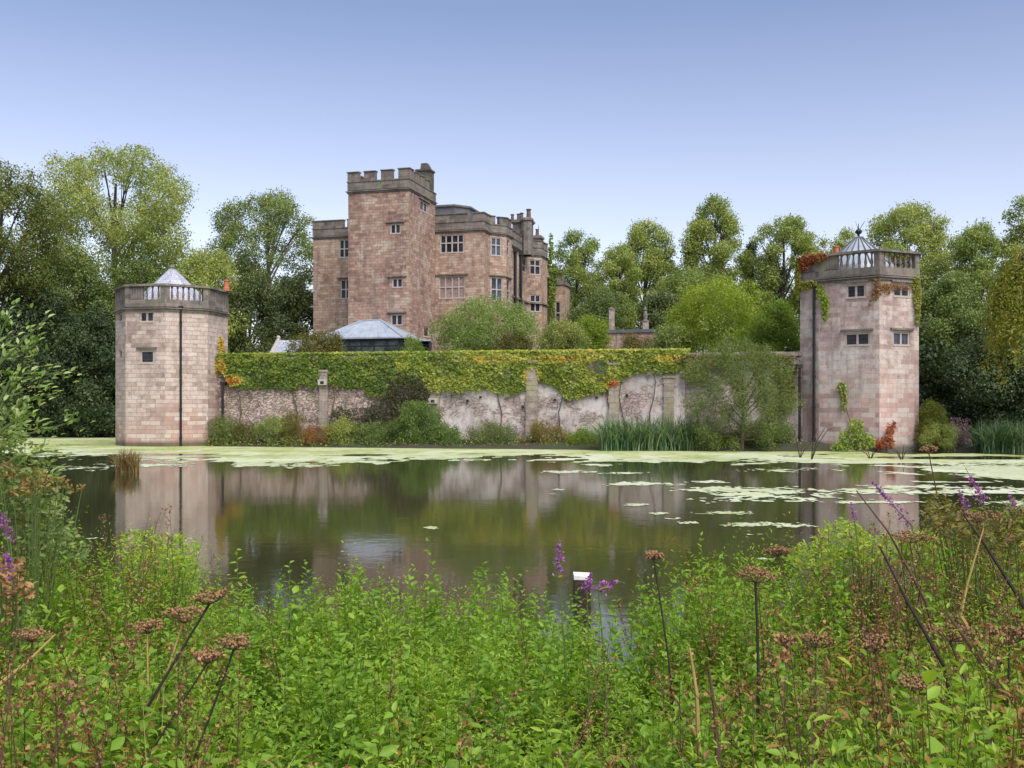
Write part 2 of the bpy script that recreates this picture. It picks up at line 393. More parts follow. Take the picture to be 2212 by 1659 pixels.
plain('seed_head', (.26, .14, .065), .9, .5, 30, bump=.6)
plain('soil', (.06, .045, .03), .95, .4, 2)
plain('gold_terrace', (.30, .25, .2), .95, .3, 2)

stone('dark_stone', [(.07, .065, .055), (.11, .10, .085), (.16, .14, .115)], .5, .3, (.09, .08, .07), .012, patch=((.12, .13, .07), .56), stain=(.04, .04, .035), streak=.5)
# slate roof: small courses
def slate(name, cols, bw=.22, bh=.16):
    m, t, b = nodes(name); g = nn(t, "ShaderNodeNewGeometry"); ps = nn(t, "ShaderNodeSeparateXYZ"); t.links.new(g.outputs['Position'], ps.inputs[0])
    c = nn(t, "ShaderNodeCombineXYZ"); t.links.new(ps.outputs[0], c.inputs[0]); t.links.new(ps.outputs[2], c.inputs[1])
    br = nn(t, "ShaderNodeTexBrick"); t.links.new(c.outputs[0], br.inputs['Vector']); br.inputs['Scale'].default_value = 1
    br.inputs['Color1'].default_value = (0, 0, 0, 1); br.inputs['Color2'].default_value = (1, 1, 1, 1); br.inputs['Mortar Size'].default_value = .008
    br.inputs['Brick Width'].default_value = bw; br.inputs['Row Height'].default_value = bh
    col = ramp(t, br.outputs['Color'], [(i / (len(cols) - 1), x) for i, x in enumerate(cols)])
    col = mix(t, ma(t, 'MULTIPLY', br.outputs['Fac'], .6), col, (.1, .1, .11))
    n = noise(t, 2.5, 4, .6, g.outputs['Position']); col = mix(t, 1., col, ramp(t, n, [(.3, (.75, .75, .72)), (.7, (1.1, 1.1, 1.1))]), 'MULTIPLY')
    t.links.new(col, b.inputs['Base Color']); b.inputs['Roughness'].default_value = .5
    bp = nn(t, "ShaderNodeBump"); bp.inputs['Strength'].default_value = .5; bp.inputs['Distance'].default_value = .02
    t.links.new(br.outputs['Fac'], bp.inputs['Height']); bp.invert = True; t.links.new(bp.outputs[0], b.inputs['Normal'])
    M[name] = m
slate('slate', [(.36, .36, .44), (.46, .46, .55), (.40, .41, .46)])
slate('outhouse_slate', [(.30, .33, .38), (.40, .43, .50), (.34, .36, .40)], .3, .2)

def glassmat(name, c, rough=.12):
    m, t, b = nodes(name); g = nn(t, "ShaderNodeNewGeometry"); n = noise(t, 1.8, 2, .5, g.outputs['Position'])
    col = ramp(t, n, [(.35, tuple(x * .5 for x in c)), (.65, tuple(x * 1.6 for x in c))])
    t.links.new(col, b.inputs['Base Color']); b.inputs['Roughness'].default_value = rough; b.inputs['Specular IOR Level'].default_value = .2
    M[name] = m
glassmat('glass', (.020, .022, .030)); glassmat('pale_glass', (.06, .07, .10), .25)
glassmat('conservatory_glass', (.05, .07, .065), .08)
plain('blocked', (.25, .19, .17), .9, .45, 4)

leaf('leaf_oak', [(0.063, 0.088, 0.027), (0.131, 0.166, 0.044), (0.247, 0.261, 0.058), (0.463, 0.395, 0.080)], .30)
leaf('leaf_lime', [(0.087, 0.145, 0.053), (0.203, 0.276, 0.079), (0.377, 0.409, 0.112), (0.668, 0.576, 0.138)], .35)
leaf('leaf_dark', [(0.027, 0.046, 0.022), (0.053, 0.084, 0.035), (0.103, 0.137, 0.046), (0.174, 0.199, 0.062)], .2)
leaf('leaf_mid', [(0.069, 0.108, 0.038), (0.134, 0.189, 0.057), (0.231, 0.285, 0.079), (0.384, 0.380, 0.094)], .3)
leaf('leaf_gold', [(0.076, 0.103, 0.017), (0.166, 0.194, 0.029), (0.280, 0.279, 0.042), (0.408, 0.365, 0.056)], .4)
leaf('leaf_bright', [(0.080, 0.137, 0.022), (0.161, 0.237, 0.030), (0.258, 0.337, 0.041), (0.402, 0.449, 0.063)], .4)
leaf('leaf_fresh', [(0.066, 0.111, 0.033), (0.130, 0.208, 0.057), (0.218, 0.301, 0.082), (0.407, 0.443, 0.182)], .4, nscale=.8)
leaf('leaf_russet', [(.046, .065, .019), (.104, .104, .026), (.169, .156, .039), (.260, .195, .046)], .3, nscale=.9)
leaf('leaf_grey', [(0.071, 0.109, 0.032), (0.129, 0.175, 0.048), (0.188, 0.240, 0.066), (0.274, 0.321, 0.097)], .3, nscale=.6)
leaf('leaf_dark_vine', [(.02, .022, .01), (.04, .045, .015), (.07, .065, .02), (.05, .09, .02)], .2, nscale=.8)
leaf('leaf_creeper', [(0, (.06, .11, .016)), (.22, (.15, .21, .025)), (.42, (.27, .32, .04)), (.6, (.42, .38, .06)), (.8, (.46, .27, .04)), (.92, (.45, .13, .02)), (1, (.36, .05, .02))], .25, nscale=.55, namp=.3)
leaf('leaf_red', [(.12, .012, .012), (.28, .03, .02), (.36, .12, .02), (.2, .2, .03)], .3)
leaf('leaf_strap', [(.03, .08, .025), (.06, .13, .045), (.13, .22, .10), (.30, .36, .18)], .25, rough=.4)
leaf('leaf_sedge', [(.13, .06, .025), (.24, .13, .05), (.20, .19, .06), (.3, .26, .1)], .25)
leaf('leaf_sedge_green', [(.07, .13, .03), (.14, .22, .05), (.26, .32, .09), (.42, .38, .16)], .35)
leaf('leaf_nettle', [(0.054, 0.124, 0.012), (0.130, 0.247, 0.022), (0.238, 0.391, 0.040), (0.410, 0.536, 0.090)], .42, rough=.45, nscale=.9, namp=.5)
leaf('leaf_herb', [(0.077, 0.147, 0.014), (0.176, 0.294, 0.025), (0.297, 0.420, 0.045), (0.462, 0.525, 0.080)], .42, rough=.5, nscale=.8)
leaf('leaf_low', [(0.028, 0.072, 0.014), (0.063, 0.143, 0.022), (0.112, 0.221, 0.034), (0.196, 0.312, 0.060)], .3, rough=.45)
leaf('leaf_young', [(.07, .12, .04), (.13, .22, .05), (.24, .34, .09), (.45, .52, .24)], .4, rough=.35, nscale=1.5)
leaf('leaf_withered', [(.10, .05, .02), (.19, .09, .03), (.30, .15, .04), (.26, .22, .05)], .3, nscale=1.5)
leaf('leaf_seed', [(.09, .04, .02), (.19, .09, .04), (.32, .16, .06), (.40, .25, .11)], .2, nscale=2)
leaf('petal_purple', [(.20, .05, .26), (.34, .10, .42), (.48, .22, .55)], .4, nscale=6)
leaf('petal_pink', [(.22, .08, .18), (.34, .16, .28), (.44, .26, .38)], .35, nscale=6)

# water
m, t, b = nodes('water'); g = nn(t, "ShaderNodeNewGeometry")
b.inputs['Base Color'].default_value = (.034, .034, .014, 1); b.inputs['Roughness'].default_value = .055; b.inputs['IOR'].default_value = 1.333
b.inputs['Specular IOR Level'].default_value = .5
mp = nn(t, "ShaderNodeMapping"); mp.inputs['Scale'].default_value = (1, 1.0, 1); t.links.new(g.outputs['Position'], mp.inputs[0])
n1 = noise(t, 3.2, 3, .55, mp.outputs[0]); n2 = noise(t, .35, 2, .5, mp.outputs[0])
bp = nn(t, "ShaderNodeBump"); bp.inputs['Strength'].default_value = .35; bp.inputs['Distance'].default_value = .006
t.links.new(ma(t, 'ADD', n1, ma(t, 'MULTIPLY', n2, 2.0)), bp.inputs['Height']); t.links.new(bp.outputs[0], b.inputs['Normal'])
M['water'] = m
# duckweed
m, t, b = nodes('duckweed'); g = nn(t, "ShaderNodeNewGeometry")
na = noise(t, .16, 3, .6, g.outputs['Position']); nb = noise(t, 2.2, 4, .7, g.outputs['Position'])
ps = nn(t, "ShaderNodeSeparateXYZ"); t.links.new(g.outputs['Position'], ps.inputs[0])
nc = noise(t, .7, 4, .7, g.outputs['Position'], 1.0)
f = ma(t, 'ADD', ma(t, 'ADD', ma(t, 'MULTIPLY', na, .5), ma(t, 'MULTIPLY', nb, .45)), ma(t, 'MULTIPLY', nc, .35))
col = ramp(t, f, [(.44, (.10, .13, .025)), (.54, (.22, .26, .06)), (.62, (.32, .36, .13)), (.74, (.46, .49, .30))])
t.links.new(col, b.inputs['Base Color']); b.inputs['Roughness'].default_value = .65; b.inputs['Specular IOR Level'].default_value = .25
bp = nn(t, "ShaderNodeBump"); bp.inputs['Strength'].default_value = .6; bp.inputs['Distance'].default_value = .01
t.links.new(noise(t, 30, 2, .5, g.outputs['Position']), bp.inputs['Height']); t.links.new(bp.outputs[0], b.inputs['Normal'])
M['duckweed'] = m
m2 = m.copy(); M['duckweed_glare'] = m2  # whiter copy: glare on the nearer duckweed, painted into its colour
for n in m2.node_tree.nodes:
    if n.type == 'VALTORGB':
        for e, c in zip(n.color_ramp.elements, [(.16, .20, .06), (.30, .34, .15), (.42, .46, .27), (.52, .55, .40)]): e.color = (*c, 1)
# ground
m, t, b = nodes('ground_cover'); g = nn(t, "ShaderNodeNewGeometry")
n1 = noise(t, .4, 4, .6, g.outputs['Position']); n2 = noise(t, 9, 4, .7, g.outputs['Position'])
col = mix(t, ramp(t, n1, [(.4, (0, 0, 0)), (.6, (1, 1, 1))]), (.035, .05, .015), (.05, .04, .022))
col = mix(t, 1., col, ramp(t, n2, [(.3, (.5, .5, .5)), (.7, (1.3, 1.3, 1.3))]), 'MULTIPLY')
t.links.new(col, b.inputs['Base Color']); b.inputs['Roughness'].default_value = 1
M['ground_cover'] = m

# ------------------------------------------------------------------ value noise in the plan
class VN:
    def __init__(s, seed, n=256): s.t = np.random.RandomState(seed).rand(n, n); s.n = n
    def __call__(s, x, y):
        x = np.asarray(x, float); y = np.asarray(y, float)
        xi = np.floor(x).astype(int); yi = np.floor(y).astype(int); fx = x - xi; fy = y - yi
        fx = fx * fx * (3 - 2 * fx); fy = fy * fy * (3 - 2 * fy); n = s.n
        a = s.t[xi % n, yi % n]; b_ = s.t[(xi + 1) % n, yi % n]; c = s.t[xi % n, (yi + 1) % n]; d = s.t[(xi + 1) % n, (yi + 1) % n]
        return (a * (1 - fx) + b_ * fx) * (1 - fy) + (c * (1 - fx) + d * fx) * fy
    def fbm(s, x, y, o=4):
        r = 0; a = .5; tot = 0
        for k in range(o): r = r + a * s(x * 2 ** k + 17 * k, y * 2 ** k + 31 * k); tot += a; a *= .5
        return r / tot
vn = VN(7); vn2 = VN(19)

# ------------------------------------------------------------------ layout of the garden wall and castle
WR = (16.75, 61.0); WL = (-18.55, 67.5)                     # foot of the garden wall, right and left ends
(_d, _n, WLEN) = seg(WL, WR)                               # left to right
TH = math.atan(0.277); CT, ST = math.cos(TH), math.sin(TH)
WTOP = 5.7; TERR = 5.0
C0 = (-8.39, 85.0)
def cp(u, v): return (C0[0] + u * CT + v * ST, C0[1] - u * ST + v * CT)
def u_at(px, v):
    k = (px - 1106.0) / F
    return (k * (C0[1] + v * CT) - C0[0] - v * ST) / (CT + k * ST)

# ------------------------------------------------------------------ ground and water
def shore(x):        # far waterline: y as a function of x
    xs = [-90, -34, -27, -20, -18, 17, 20, 24, 90]; ys = [84, 86, 84, 72, 65.0, 56.6, 60, 57.6, 56]
    return np.interp(x, xs, ys)
def near_bank(x):    # near waterline
    return np.interp(x, [-30, -9, -5, -2.6, 0, 1.2, 2.4, 4.5, 8, 14, 30], [9, 9, 8.6, 7.6, 7.2, 6.6, 7.0, 8.2, 9.5, 12, 16])
def ground_z(x, y):
    x = np.asarray(x, float); y = np.asarray(y, float)
    nb = near_bank(x); sh = shore(x)
    zn = np.clip((nb - y) * .16, -.7, .62)
    zf = np.clip((y - sh) * .25, -.7, .45) + np.clip((y - sh - 12) * .04, 0, 4.2) * (y > sh + 12)
    z = np.where(y < (nb + sh) / 2, zn, zf)
    z = z + (vn.fbm(x * .5, y * .5) - .5) * .18
    side = np.clip((np.abs(x) - 75) * .2, 0, 1.5)
    return np.where(np.abs(x) > 75, np.maximum(z, -.7 + side * 1.2), z)
xs = np.concatenate([np.linspace(-1500, -110, 12), np.arange(-100, -14, 2.), np.arange(-14, 14, .3), np.arange(14, 100, 2.), np.linspace(110, 1500, 12)])
ys = np.concatenate([np.linspace(-200, -6, 8), np.arange(-4, 18, .3), np.arange(18, 54, 3.), np.arange(54, 130, 1.5), np.linspace(140, 2500, 14)])
X, Y = np.meshgrid(xs, ys, indexing='ij'); Z = ground_z(X, Y)
def gridmesh(name, X, Y, Z):
    ni, nj = X.shape; V = np.stack([X, Y, Z], -1).reshape(-1, 3); idx = np.arange(ni * nj).reshape(ni, nj)
    Fq = np.stack([idx[:-1, :-1], idx[1:, :-1], idx[1:, 1:], idx[:-1, 1:]], -1).reshape(-1, 4)
    return npmesh(name, V, Fq, smooth=True)
tag(link('ground', gridmesh('ground', X, Y, Z), M['ground_cover']), kind='structure')
mb = MB(); mb.poly([(-130, -3, 0), (130, -3, 0), (130, 115, 0), (-130, 115, 0)]); tag(mb.build('water', M['water']), kind='structure')

mb = MB()
tl, tr_ = WL, WR
inn_l = (tl[0] - _n[0] * .35, tl[1] - _n[1] * .35); inn_r = (tr_[0] - _n[0] * .35 + 1, tr_[1] - _n[1] * .35)
mb.prism([inn_l, inn_r, (19.5, 63.5), (23, 76), (38, 140), (-30, 140), (-20.0, 76)], -.6, TERR)
tag(mb.build('terrace', M['ground_cover']), kind='structure')

# ------------------------------------------------------------------ duckweed
def cells(x0, x1, y0, y1, c, f, z=.004):
    xs = np.arange(x0, x1, c); ys = np.arange(y0, y1, c * 1.6)
    X, Y = np.meshgrid(xs, ys, indexing='ij'); keep = f(X, Y) > 0
    ni, nj = X.shape
    J = np.random.RandomState(3)
    VX, VY = np.meshgrid(np.append(xs, xs[-1] + c) - c / 2, np.append(ys, ys[-1] + 1.6 * c) - .8 * c, indexing='ij')
    VX = VX + (J.rand(*VX.shape) - .5) * c * .5; VY = VY + (J.rand(*VX.shape) - .5) * c * .8
    idx = np.arange((ni + 1) * (nj + 1)).reshape(ni + 1, nj + 1)
    q = np.stack([idx[:-1, :-1], idx[1:, :-1], idx[1:, 1:], idx[:-1, 1:]], -1)[keep]
    used, inv = np.unique(q.ravel(), return_inverse=True)
    V = np.stack([VX.ravel(), VY.ravel(), np.full(VX.size, z)], -1)[used]
    return V, inv.reshape(-1, 4)
def weed_sheet(name, mat, parts, label=None):
    Vs, Fs, o = [], [], 0
    for V, q in parts:
        if len(V) == 0: continue
        Vs.append(V); Fs.append(q + o); o += len(V)
    return tag(link(name, npmesh(name, np.concatenate(Vs), np.concatenate(Fs)), M[mat]), label, 'duckweed', kind='stuff')
bx_ = [0, 90, 250, 480, 700, 850, 1000, 1200, 1350, 1500, 1650, 1760, 1900, 2000, 2212]
by_ = [978, 982, 986, 999, 1003, 996, 990, 991, 1000, 999, 996, 1006, 1024, 1034, 1040]
def band(X, Y, pale=False):
    px = 1106 + X / Y * F; py = HZ + H * F / Y
    lim = np.interp(px, bx_, by_)
    e = (lim - py) / 9.0
    nz = (vn.fbm(X * .28, Y * .16, 5) - .5) + .55 * (vn2.fbm(X * 1.6, Y * .9, 3) - .5) * 2
    holes = vn2.fbm(X * .22 + 9, Y * .32, 4)
    out = e + nz * 3.4
    rt = np.clip((px - 1720) / 250, 0, 1)               # more open water among the weed on the right
    lt = np.clip((330 - px) / 200, 0, 1)
    out = np.where((holes < .36 + .13 * rt + .03 * lt) & (py > 972 + 8 * (1 - rt)), -1, out)
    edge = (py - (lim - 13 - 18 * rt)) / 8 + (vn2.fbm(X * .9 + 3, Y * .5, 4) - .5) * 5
    return np.where(edge > 0, out, -1) if pale else np.where(edge > 0, -1, out)  # pale picks the near-edge cells that carry the painted glare
def blobs(lst, seed, amp=1.6, sx=.9, sy=.5):
    v = VN(seed)
    def f(X, Y):
        px = 1106 + X / Y * F; py = HZ + H * F / Y; r = np.full(X.shape, -9.)
        for cx, cy, hx, hy in lst: r = np.maximum(r, 1 - ((px - cx) / hx) ** 2 - ((py - cy) / hy) ** 2)
        return r + (v.fbm(X * sx, Y * sy, 4) - .58) * amp * 2 + (v.fbm(X * sx * 5 + 40, Y * sy * 4, 3) - .56) * amp * 1.9
    return f
weed_sheet('duckweed', 'duckweed', [cells(-42, 44, 33.0, 86, .16, band)], 'broad yellow-green duckweed band under the castle wall')
pl = [(1680, 1068, 190, 13), (1560, 1060, 70, 8), (1850, 1062, 60, 7), (1400, 1046, 70, 4), (1530, 1041, 60, 3), (1700, 1016, 90, 4), (2080, 1062, 200, 9), (2150, 1008, 150, 14),
      (1950, 1052, 90, 4), (2190, 1085, 60, 7), (1240, 1020, 90, 2.5), (1330, 1022, 60, 2.5), (330, 1004, 90, 4), (170, 1012, 60, 4), (640, 1006, 90, 3)]
ps_ = [(1450, 1121, 45, 3), (1420, 1110, 30, 2.4), (1590, 1108, 70, 4), (1480, 1130, 32, 2.4), (1640, 1133, 80, 4.2), (1585, 1136, 34, 3), (1715, 1137, 40, 3), (1625, 1155, 26, 2.6), (1205, 1058, 22, 2),
       (1195, 1068, 17, 1.6), (1385, 1090, 26, 2), (1895, 1085, 120, 3), (205, 1164, 26, 2.2), (210, 1036, 40, 2.6), (931, 1141, 20, 2.6), (1640, 1208, 26, 3.2), (1370, 1092, 22, 1.6)]
weed_sheet('duckweed', 'duckweed_glare', [cells(-42, 44, 33.0, 86, .16, lambda X, Y: band(X, Y, True)), cells(-30, 40, 23, 47, .10, blobs(pl, 5, 2.3, 1.2, .9), .008), cells(-12, 24, 16, 31, .05, blobs(ps_, 8, 1.4, 3, 2.2), .008)],
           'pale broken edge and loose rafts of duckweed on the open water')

# ------------------------------------------------------------------ the two water towers
def octagon(cx, cy, R, a0):
    # counter-clockwise seen from above, vertex angles measured from the direction of the camera (-Y) towards +X
    return [(cx + R * math.sin(math.radians(a0 + 45 * k)), cy - R * math.cos(math.radians(a0 + 45 * k))) for k in range(8)]

def water_tower(name, label, cx, cy, R, a0, zs, ztop, mat, wins, solid, pipes, roofkind, base_z=-.6, V=None):
    root = empty(name, (cx, cy, 0), label, 'tower')
    V = V or octagon(cx, cy, R, a0)
    holes = {k: [] for k in range(8)}; wl = []
    for (fk, x0, y0, x1, y1, lights, hood, gl) in wins:
        p0, p1 = V[fk], V[(fk + 1) % 8]
        a, ya = hit(p0, p1, x0); b, yb = hit(p0, p1, x1); ym = (ya + yb) / 2
        z1, z0 = zat(y0, ym), zat(y1, ym); holes[fk].append((a, b, z0, z1)); wl.append((p0, p1, a, b, z0, z1, lights, hood, gl))
    mb = MB()
    for k in range(8): panel(mb, V[k], V[(k + 1) % 8], base_z, zs, holes[k])
    mb.poly([(x, y, zs + .05) for x, y in V])
    mb.build('wall', M[mat], root)
    for (p0, p1, a, b, z0, z1, lights, hood, gl) in wl:
        window(root, p0, p1, a, b, z0, z1, lights, hood=hood, glass=M[gl], hoodw=.2)
    mb = MB(); ring(mb, V, zs - .10, zs + .04, .10, .3); ring(mb, V, zs + .04, zs + .16, .2, .3, ztop_out=zs + .10); mb.build('string_course', M['grey_stone'], root)
    zb = zs + .62; zr = ztop - .16
    mb = MB(); ring(mb, V, zs + .16, zb, .05, .32); par = mb.build('parapet', M['grey_stone'], root)
    mb = MB(); ring(mb, V, zr + .02, ztop - .04, .14, .34); ring(mb, V, ztop - .04, ztop, .09, .3); mb.build('coping', M['grey_stone'], par)
    # piers on the corners, balusters or stone panels between them
    for k in range(8):
        mb = MB(); p = V[k - 1]; q = V[k]; r = V[(k + 1) % 8]; d1 = seg(p, q)[0]; d2 = seg(q, r)[0]; h = .30
        ring(mb, [(q[0] - d1[0] * h, q[1] - d1[1] * h), q, (q[0] + d2[0] * h, q[1] + d2[1] * h)], zb, zr + .02, .03, .29, closed=False)
        mb.build('pier', M['grey_stone'], par)
    for k in range(8):
        p0, p1 = V[k], V[(k + 1) % 8]; d, n, L = seg(p0, p1); lo, hi = .30, L - .30
        if k in solid:
            s0, s1 = solid[k]
            mb = MB(); obox(mb, p0, p1, lo + (hi - lo) * s0, lo + (hi - lo) * s1, zb, zr + .02, -.03, .20)
            nb_ = 5
            for j in range(nb_):
                c = lo + (hi - lo) * (s0 + (s1 - s0) * (j + .5) / nb_); obox(mb, p0, p1, c - .07, c + .07, zb + .06, zr - .04, .0, .05)
            mb.build('panel', M['grey_stone'], par)
            if s1 - s0 > .95: continue
            lo, hi = (lo + (hi - lo) * s1, hi) if s0 == 0 else (lo, lo + (hi - lo) * s0)
        nbal = max(2, int(round((hi - lo) / .36)))
        for j in range(nbal):
            a = lo + (hi - lo) * (j + .5) / nbal; x = p0[0] + d[0] * a - n[0] * .13; y = p0[1] + d[1] * a - n[1] * .13
            bm_ = MB(); hh = zr + .02 - zb
            prof = [(.09, zb), (.09, zb + .06 * hh), (.055, zb + .12 * hh), (.085, zb + .32 * hh), (.08, zb + .42 * hh), (.045, zb + .7 * hh), (.05, zb + .86 * hh), (.08, zb + .93 * hh), (.08, zr + .02)]
            bm_.lathe(x, y, prof, 8); bm_.build('baluster', M['grey_stone'], par)
    # roof behind the balustrade
    mb = MB()
    if roofkind == 'slate':
        mb.lathe(cx, cy, [(2.45, zs + .3), (2.45, zs + .62), (2.25, zs + .66), (2.1, zs + .98), (.14, zs + 2.95)], 8, math.radians(a0 - 90)); r = mb.build('roof', M['slate'], root)
        f = MB(); f.lathe(cx, cy, [(.2, zs + 2.85), (.16, zs + 3.0), (.2, zs + 3.05), (.05, zs + 3.25)], 10); f.build('finial', M['grey_stone'], r)
        f = MB()
        for k in range(8):
            a = math.radians(a0 - 90 + 45 * k)
            f.tube([(cx + 2.1 * math.cos(a), cy + 2.1 * math.sin(a), zs + 1.0), (cx + .14 * math.cos(a), cy + .14 * math.sin(a), zs + 2.96)], .045, 5)
        f.build('hip_rolls', M['roof_lead'], r)
    else:
        prof = [(2.2, zs + .3), (2.2, zs + .7), (2.05, zs + 1.0), (1.55, zs + 1.5), (1.0, zs + 2.05), (.5, zs + 2.5), (.2, zs + 2.8)]
        mb.lathe(cx, cy, prof, 20, 0); r = mb.build('roof', M['roof_lead'], root)
        f = MB()
        for k in range(20):
            a = 2 * math.pi * k / 20
            f.tube([(cx + (q[0] + .02) * math.cos(a), cy + (q[0] + .02) * math.sin(a), q[1]) for q in prof[2:]], [.05, .045, .04, .035, .03], 5)
        f.build('roof_ribs', M['dark_lead'], r)
        f = MB(); f.lathe(cx, cy, [(.06, zs + 2.7), (.06, zs + 2.96), (.18, zs + 3.04), (.2, zs + 3.14), (.14, zs + 3.24), (.03, zs + 3.28), (.02, zs + 3.6)], 12)
        rr = random.Random(4)
        for k in range(10):
            a = rr.uniform(0, 6.28); e = rr.uniform(-.2, 1.3); l = rr.uniform(.35, .75); c0 = (cx, cy, zs + 3.15)
            f.tube([c0, (cx + l * math.cos(a) * math.cos(e), cy + l * math.sin(a) * math.cos(e), zs + 3.15 + l * math.sin(e))], [.018, .006], 4)
        f.build('finial', M['iron'], r)
    for (fk, px, py0, py1, rad) in pipes:
        p0, p1 = V[fk], V[(fk + 1) % 8]; a, y = hit(p0, p1, px); d, n, L = seg(p0, p1)
        x = p0[0] + d[0] * a + n[0] * (rad + .03); yy = p0[1] + d[1] * a + n[1] * (rad + .03)
        zt, z0 = zat(py0, yy), max(-.05, zat(py1, yy)); f = MB(); f.tube([(x, yy, zt), (x, yy, z0)], rad, 10)
        z = z0 + .5
        while z < zt: f.lathe(x, yy, [(rad * 1.35, z), (rad * 1.35, z + .09)], 10); z += 1.8
        f.prism([(x - .13, yy - .06), (x + .13, yy - .06), (x + .13, yy + .1), (x - .13, yy + .1)], zt - .02, zt + .2)
        f.build('downpipe', M['iron'], root)
    return root, V

tL = (-22.25, 68.2); tR = (20.3, 61.0)
rootL, VL = water_tower('water_tower', 'buff round-looking stone tower with slate cone roof and one black downpipe, standing in the lake', tL[0], tL[1], 3.52, 11, 8.55, 10.15, 'left_tower_stone',
    [(7, 300.7, 672.8, 332.8, 697, 2, False, 'glass'), (7, 302, 757, 332.8, 786, 1, True, 'glass'), (6, 256.5, 676, 263, 697, 1, False, 'glass'), (6, 256.5, 755, 263, 777, 1, False, 'glass')],
    {7: (0, .42), 1: (0, 1), 6: (0, 1), 2: (0, 1)}, [(0, 389.6, 668, 964, .07)], 'slate')
pot = MB(); pp = P(489, 612, 68.5); pot.lathe(pp[0], pp[1], [(.22, 10.1), (.22, 10.3), (.16, 10.36), (.14, 10.7), (.18, 10.74), (.18, 10.84)], 12); pot.build('chimney_pot', M['weathered_pot'], rootL)
rootR, VR = water_tower('water_tower', 'pinkish stone tower with white-ribbed cone roof and creeper, standing in the lake at the right', tR[0], tR[1], 3.5, 5.0, 9.6, 11.2, 'right_tower_stone',
    [(7, 1827, 614, 1870, 645, 2, True, 'glass'), (7, 1824, 719, 1879, 748, 2, True, 'glass'), (0, 1930, 614, 1966, 643, 2, True, 'pale_glass'), (0, 1929, 717, 1966, 748, 2, True, 'pale_glass')],
    {6: (0, 1), 7: (0, .28)}, [(6, 1761, 622, 968, .08)], 'ribbed',
    V=[(20.3, 57.55), (22.95, 58.75), (23.9, 61.5), (22.9, 64.0), (20.2, 65.0), (17.75, 63.8), (16.85, 60.9), (17.6, 59.75)])
pot = MB(); pp = P(1806, 545, 60.5); pot.lathe(pp[0], pp[1], [(.22, 9.7), (.22, 11.0), (.17, 11.1), (.15, 11.7), (.18, 11.72), (.18, 11.8)], 12); pot.build('chimney_pot', M['weathered_pot'], rootR)

# ------------------------------------------------------------------ garden wall along the water
gw = empty('garden_wall', (WL[0], WL[1], 0), 'long creeper-topped stone garden wall between the two water towers', 'wall')
def wpx(px): return hit(WL, WR, px)[0]
def wsec(name, a0, a1, out, mat, ztop=WTOP - .25):
    mb = MB(); p0 = WL; p1 = WR; n = 14
    # a gently uneven face
    d, nrm, L = seg(p0, p1); nx_ = max(2, int((a1 - a0) / .5)); nz_ = 12; rr = VN(int(a0 * 3) + 2)
    g = {}
    for i in range(nx_ + 1):
        for j in range(nz_ + 1):
            a = a0 + (a1 - a0) * i / nx_; z = -.6 + (ztop + .6) * j / nz_
            o = out + (float(rr(a * .7, z * .9)) - .5) * .14 + (1 - j / nz_) * .18
            if i in (0, nx_): o = out * .5
            g[i, j] = len(mb.v); mb.v.append((p0[0] + d[0] * a + nrm[0] * o, p0[1] + d[1] * a + nrm[1] * o, z))
    for i in range(nx_):
        for j in range(nz_): mb.f.append((g[i, j], g[i + 1, j], g[i + 1, j + 1], g[i, j + 1]))
    obox(mb, p0, p1, a0 + .001, a1 - .001, -.6, ztop, -.1, .5)
    return mb.build(name, M[mat], gw)
aA, aB = wpx(929), wpx(1480)
wsec('rubble_section', -.6, aA, .1, 'rubble_stone'); wsec('rendered_section', aA, aB, .14, 'rendered_stone'); wsec('rubble_section', aB, WLEN + .8, .08, 'weathered_rubble')
mb = MB(); a = -.6
rr = random.Random(2)
while a < WLEN + .8:
    l = rr.uniform(.7, 1.1); e = rr.uniform(-.02, .02); obox(mb, WL, WR, a, min(a + l - .02, WLEN + .8), WTOP - .25, WTOP + e, .2, .56); a += l
mb.build('coping', M['pier_stone'], gw)
for px, w_, zt_, o in ((703, .55, 4.7, .38), (942, .62, 3.3, .34), (1151, .72, 5.2, .40), (1327, .62, 5.0, .38), (1445, .6, 4.2, .3)):
    a = wpx(px); mb = MB(); z = -.6; k = 0; r2 = random.Random(px)
    while z < zt_:
        h = r2.uniform(.3, .45); e = r2.uniform(-.03, .03); obox(mb, WL, WR, a - w_ / 2 + e, a + w_ / 2 + e * .5, z, min(z + h - .012, zt_), o + .2 * max(0, 1 - z / 3) + r2.uniform(-.02, .02), .2); z += h
    d, nrm, L = seg(WL, WR)
    obox(mb, WL, WR, a - w_ / 2 - .05, a + w_ / 2 + .05, zt_, zt_ + .12, o + .06, .2)
    mb.build('buttress', M['pier_stone'], gw)
# square drain stones and weep holes
for px, py in ((703, 832), (940, 872)):
    a, y = hit(WL, WR, px); z = zat(py, y); mb = MB(); obox(mb, WL, WR, a - .28, a + .28, z, z + .34, .62, .1); o_ = mb.build('drain_stone', M['pale_frame'], gw)
    mb = MB(); obox(mb, WL, WR, a - .12, a + .12, z + .05, z + .24, .625, .1); mb.build('drain_mouth', M['iron'], o_)
mb = MB()
for px, py in ((1012, 892), (1040, 884), (1131, 905), (1200, 890), (1355, 880), (1290, 885), (1100, 880)):
    a, y = hit(WL, WR, px); z = zat(py - 24, y); obox(mb, WL, WR, a - .07, a + .07, z, z + .12, .345, .1)
mb.build('weep_holes', M['iron'], gw)
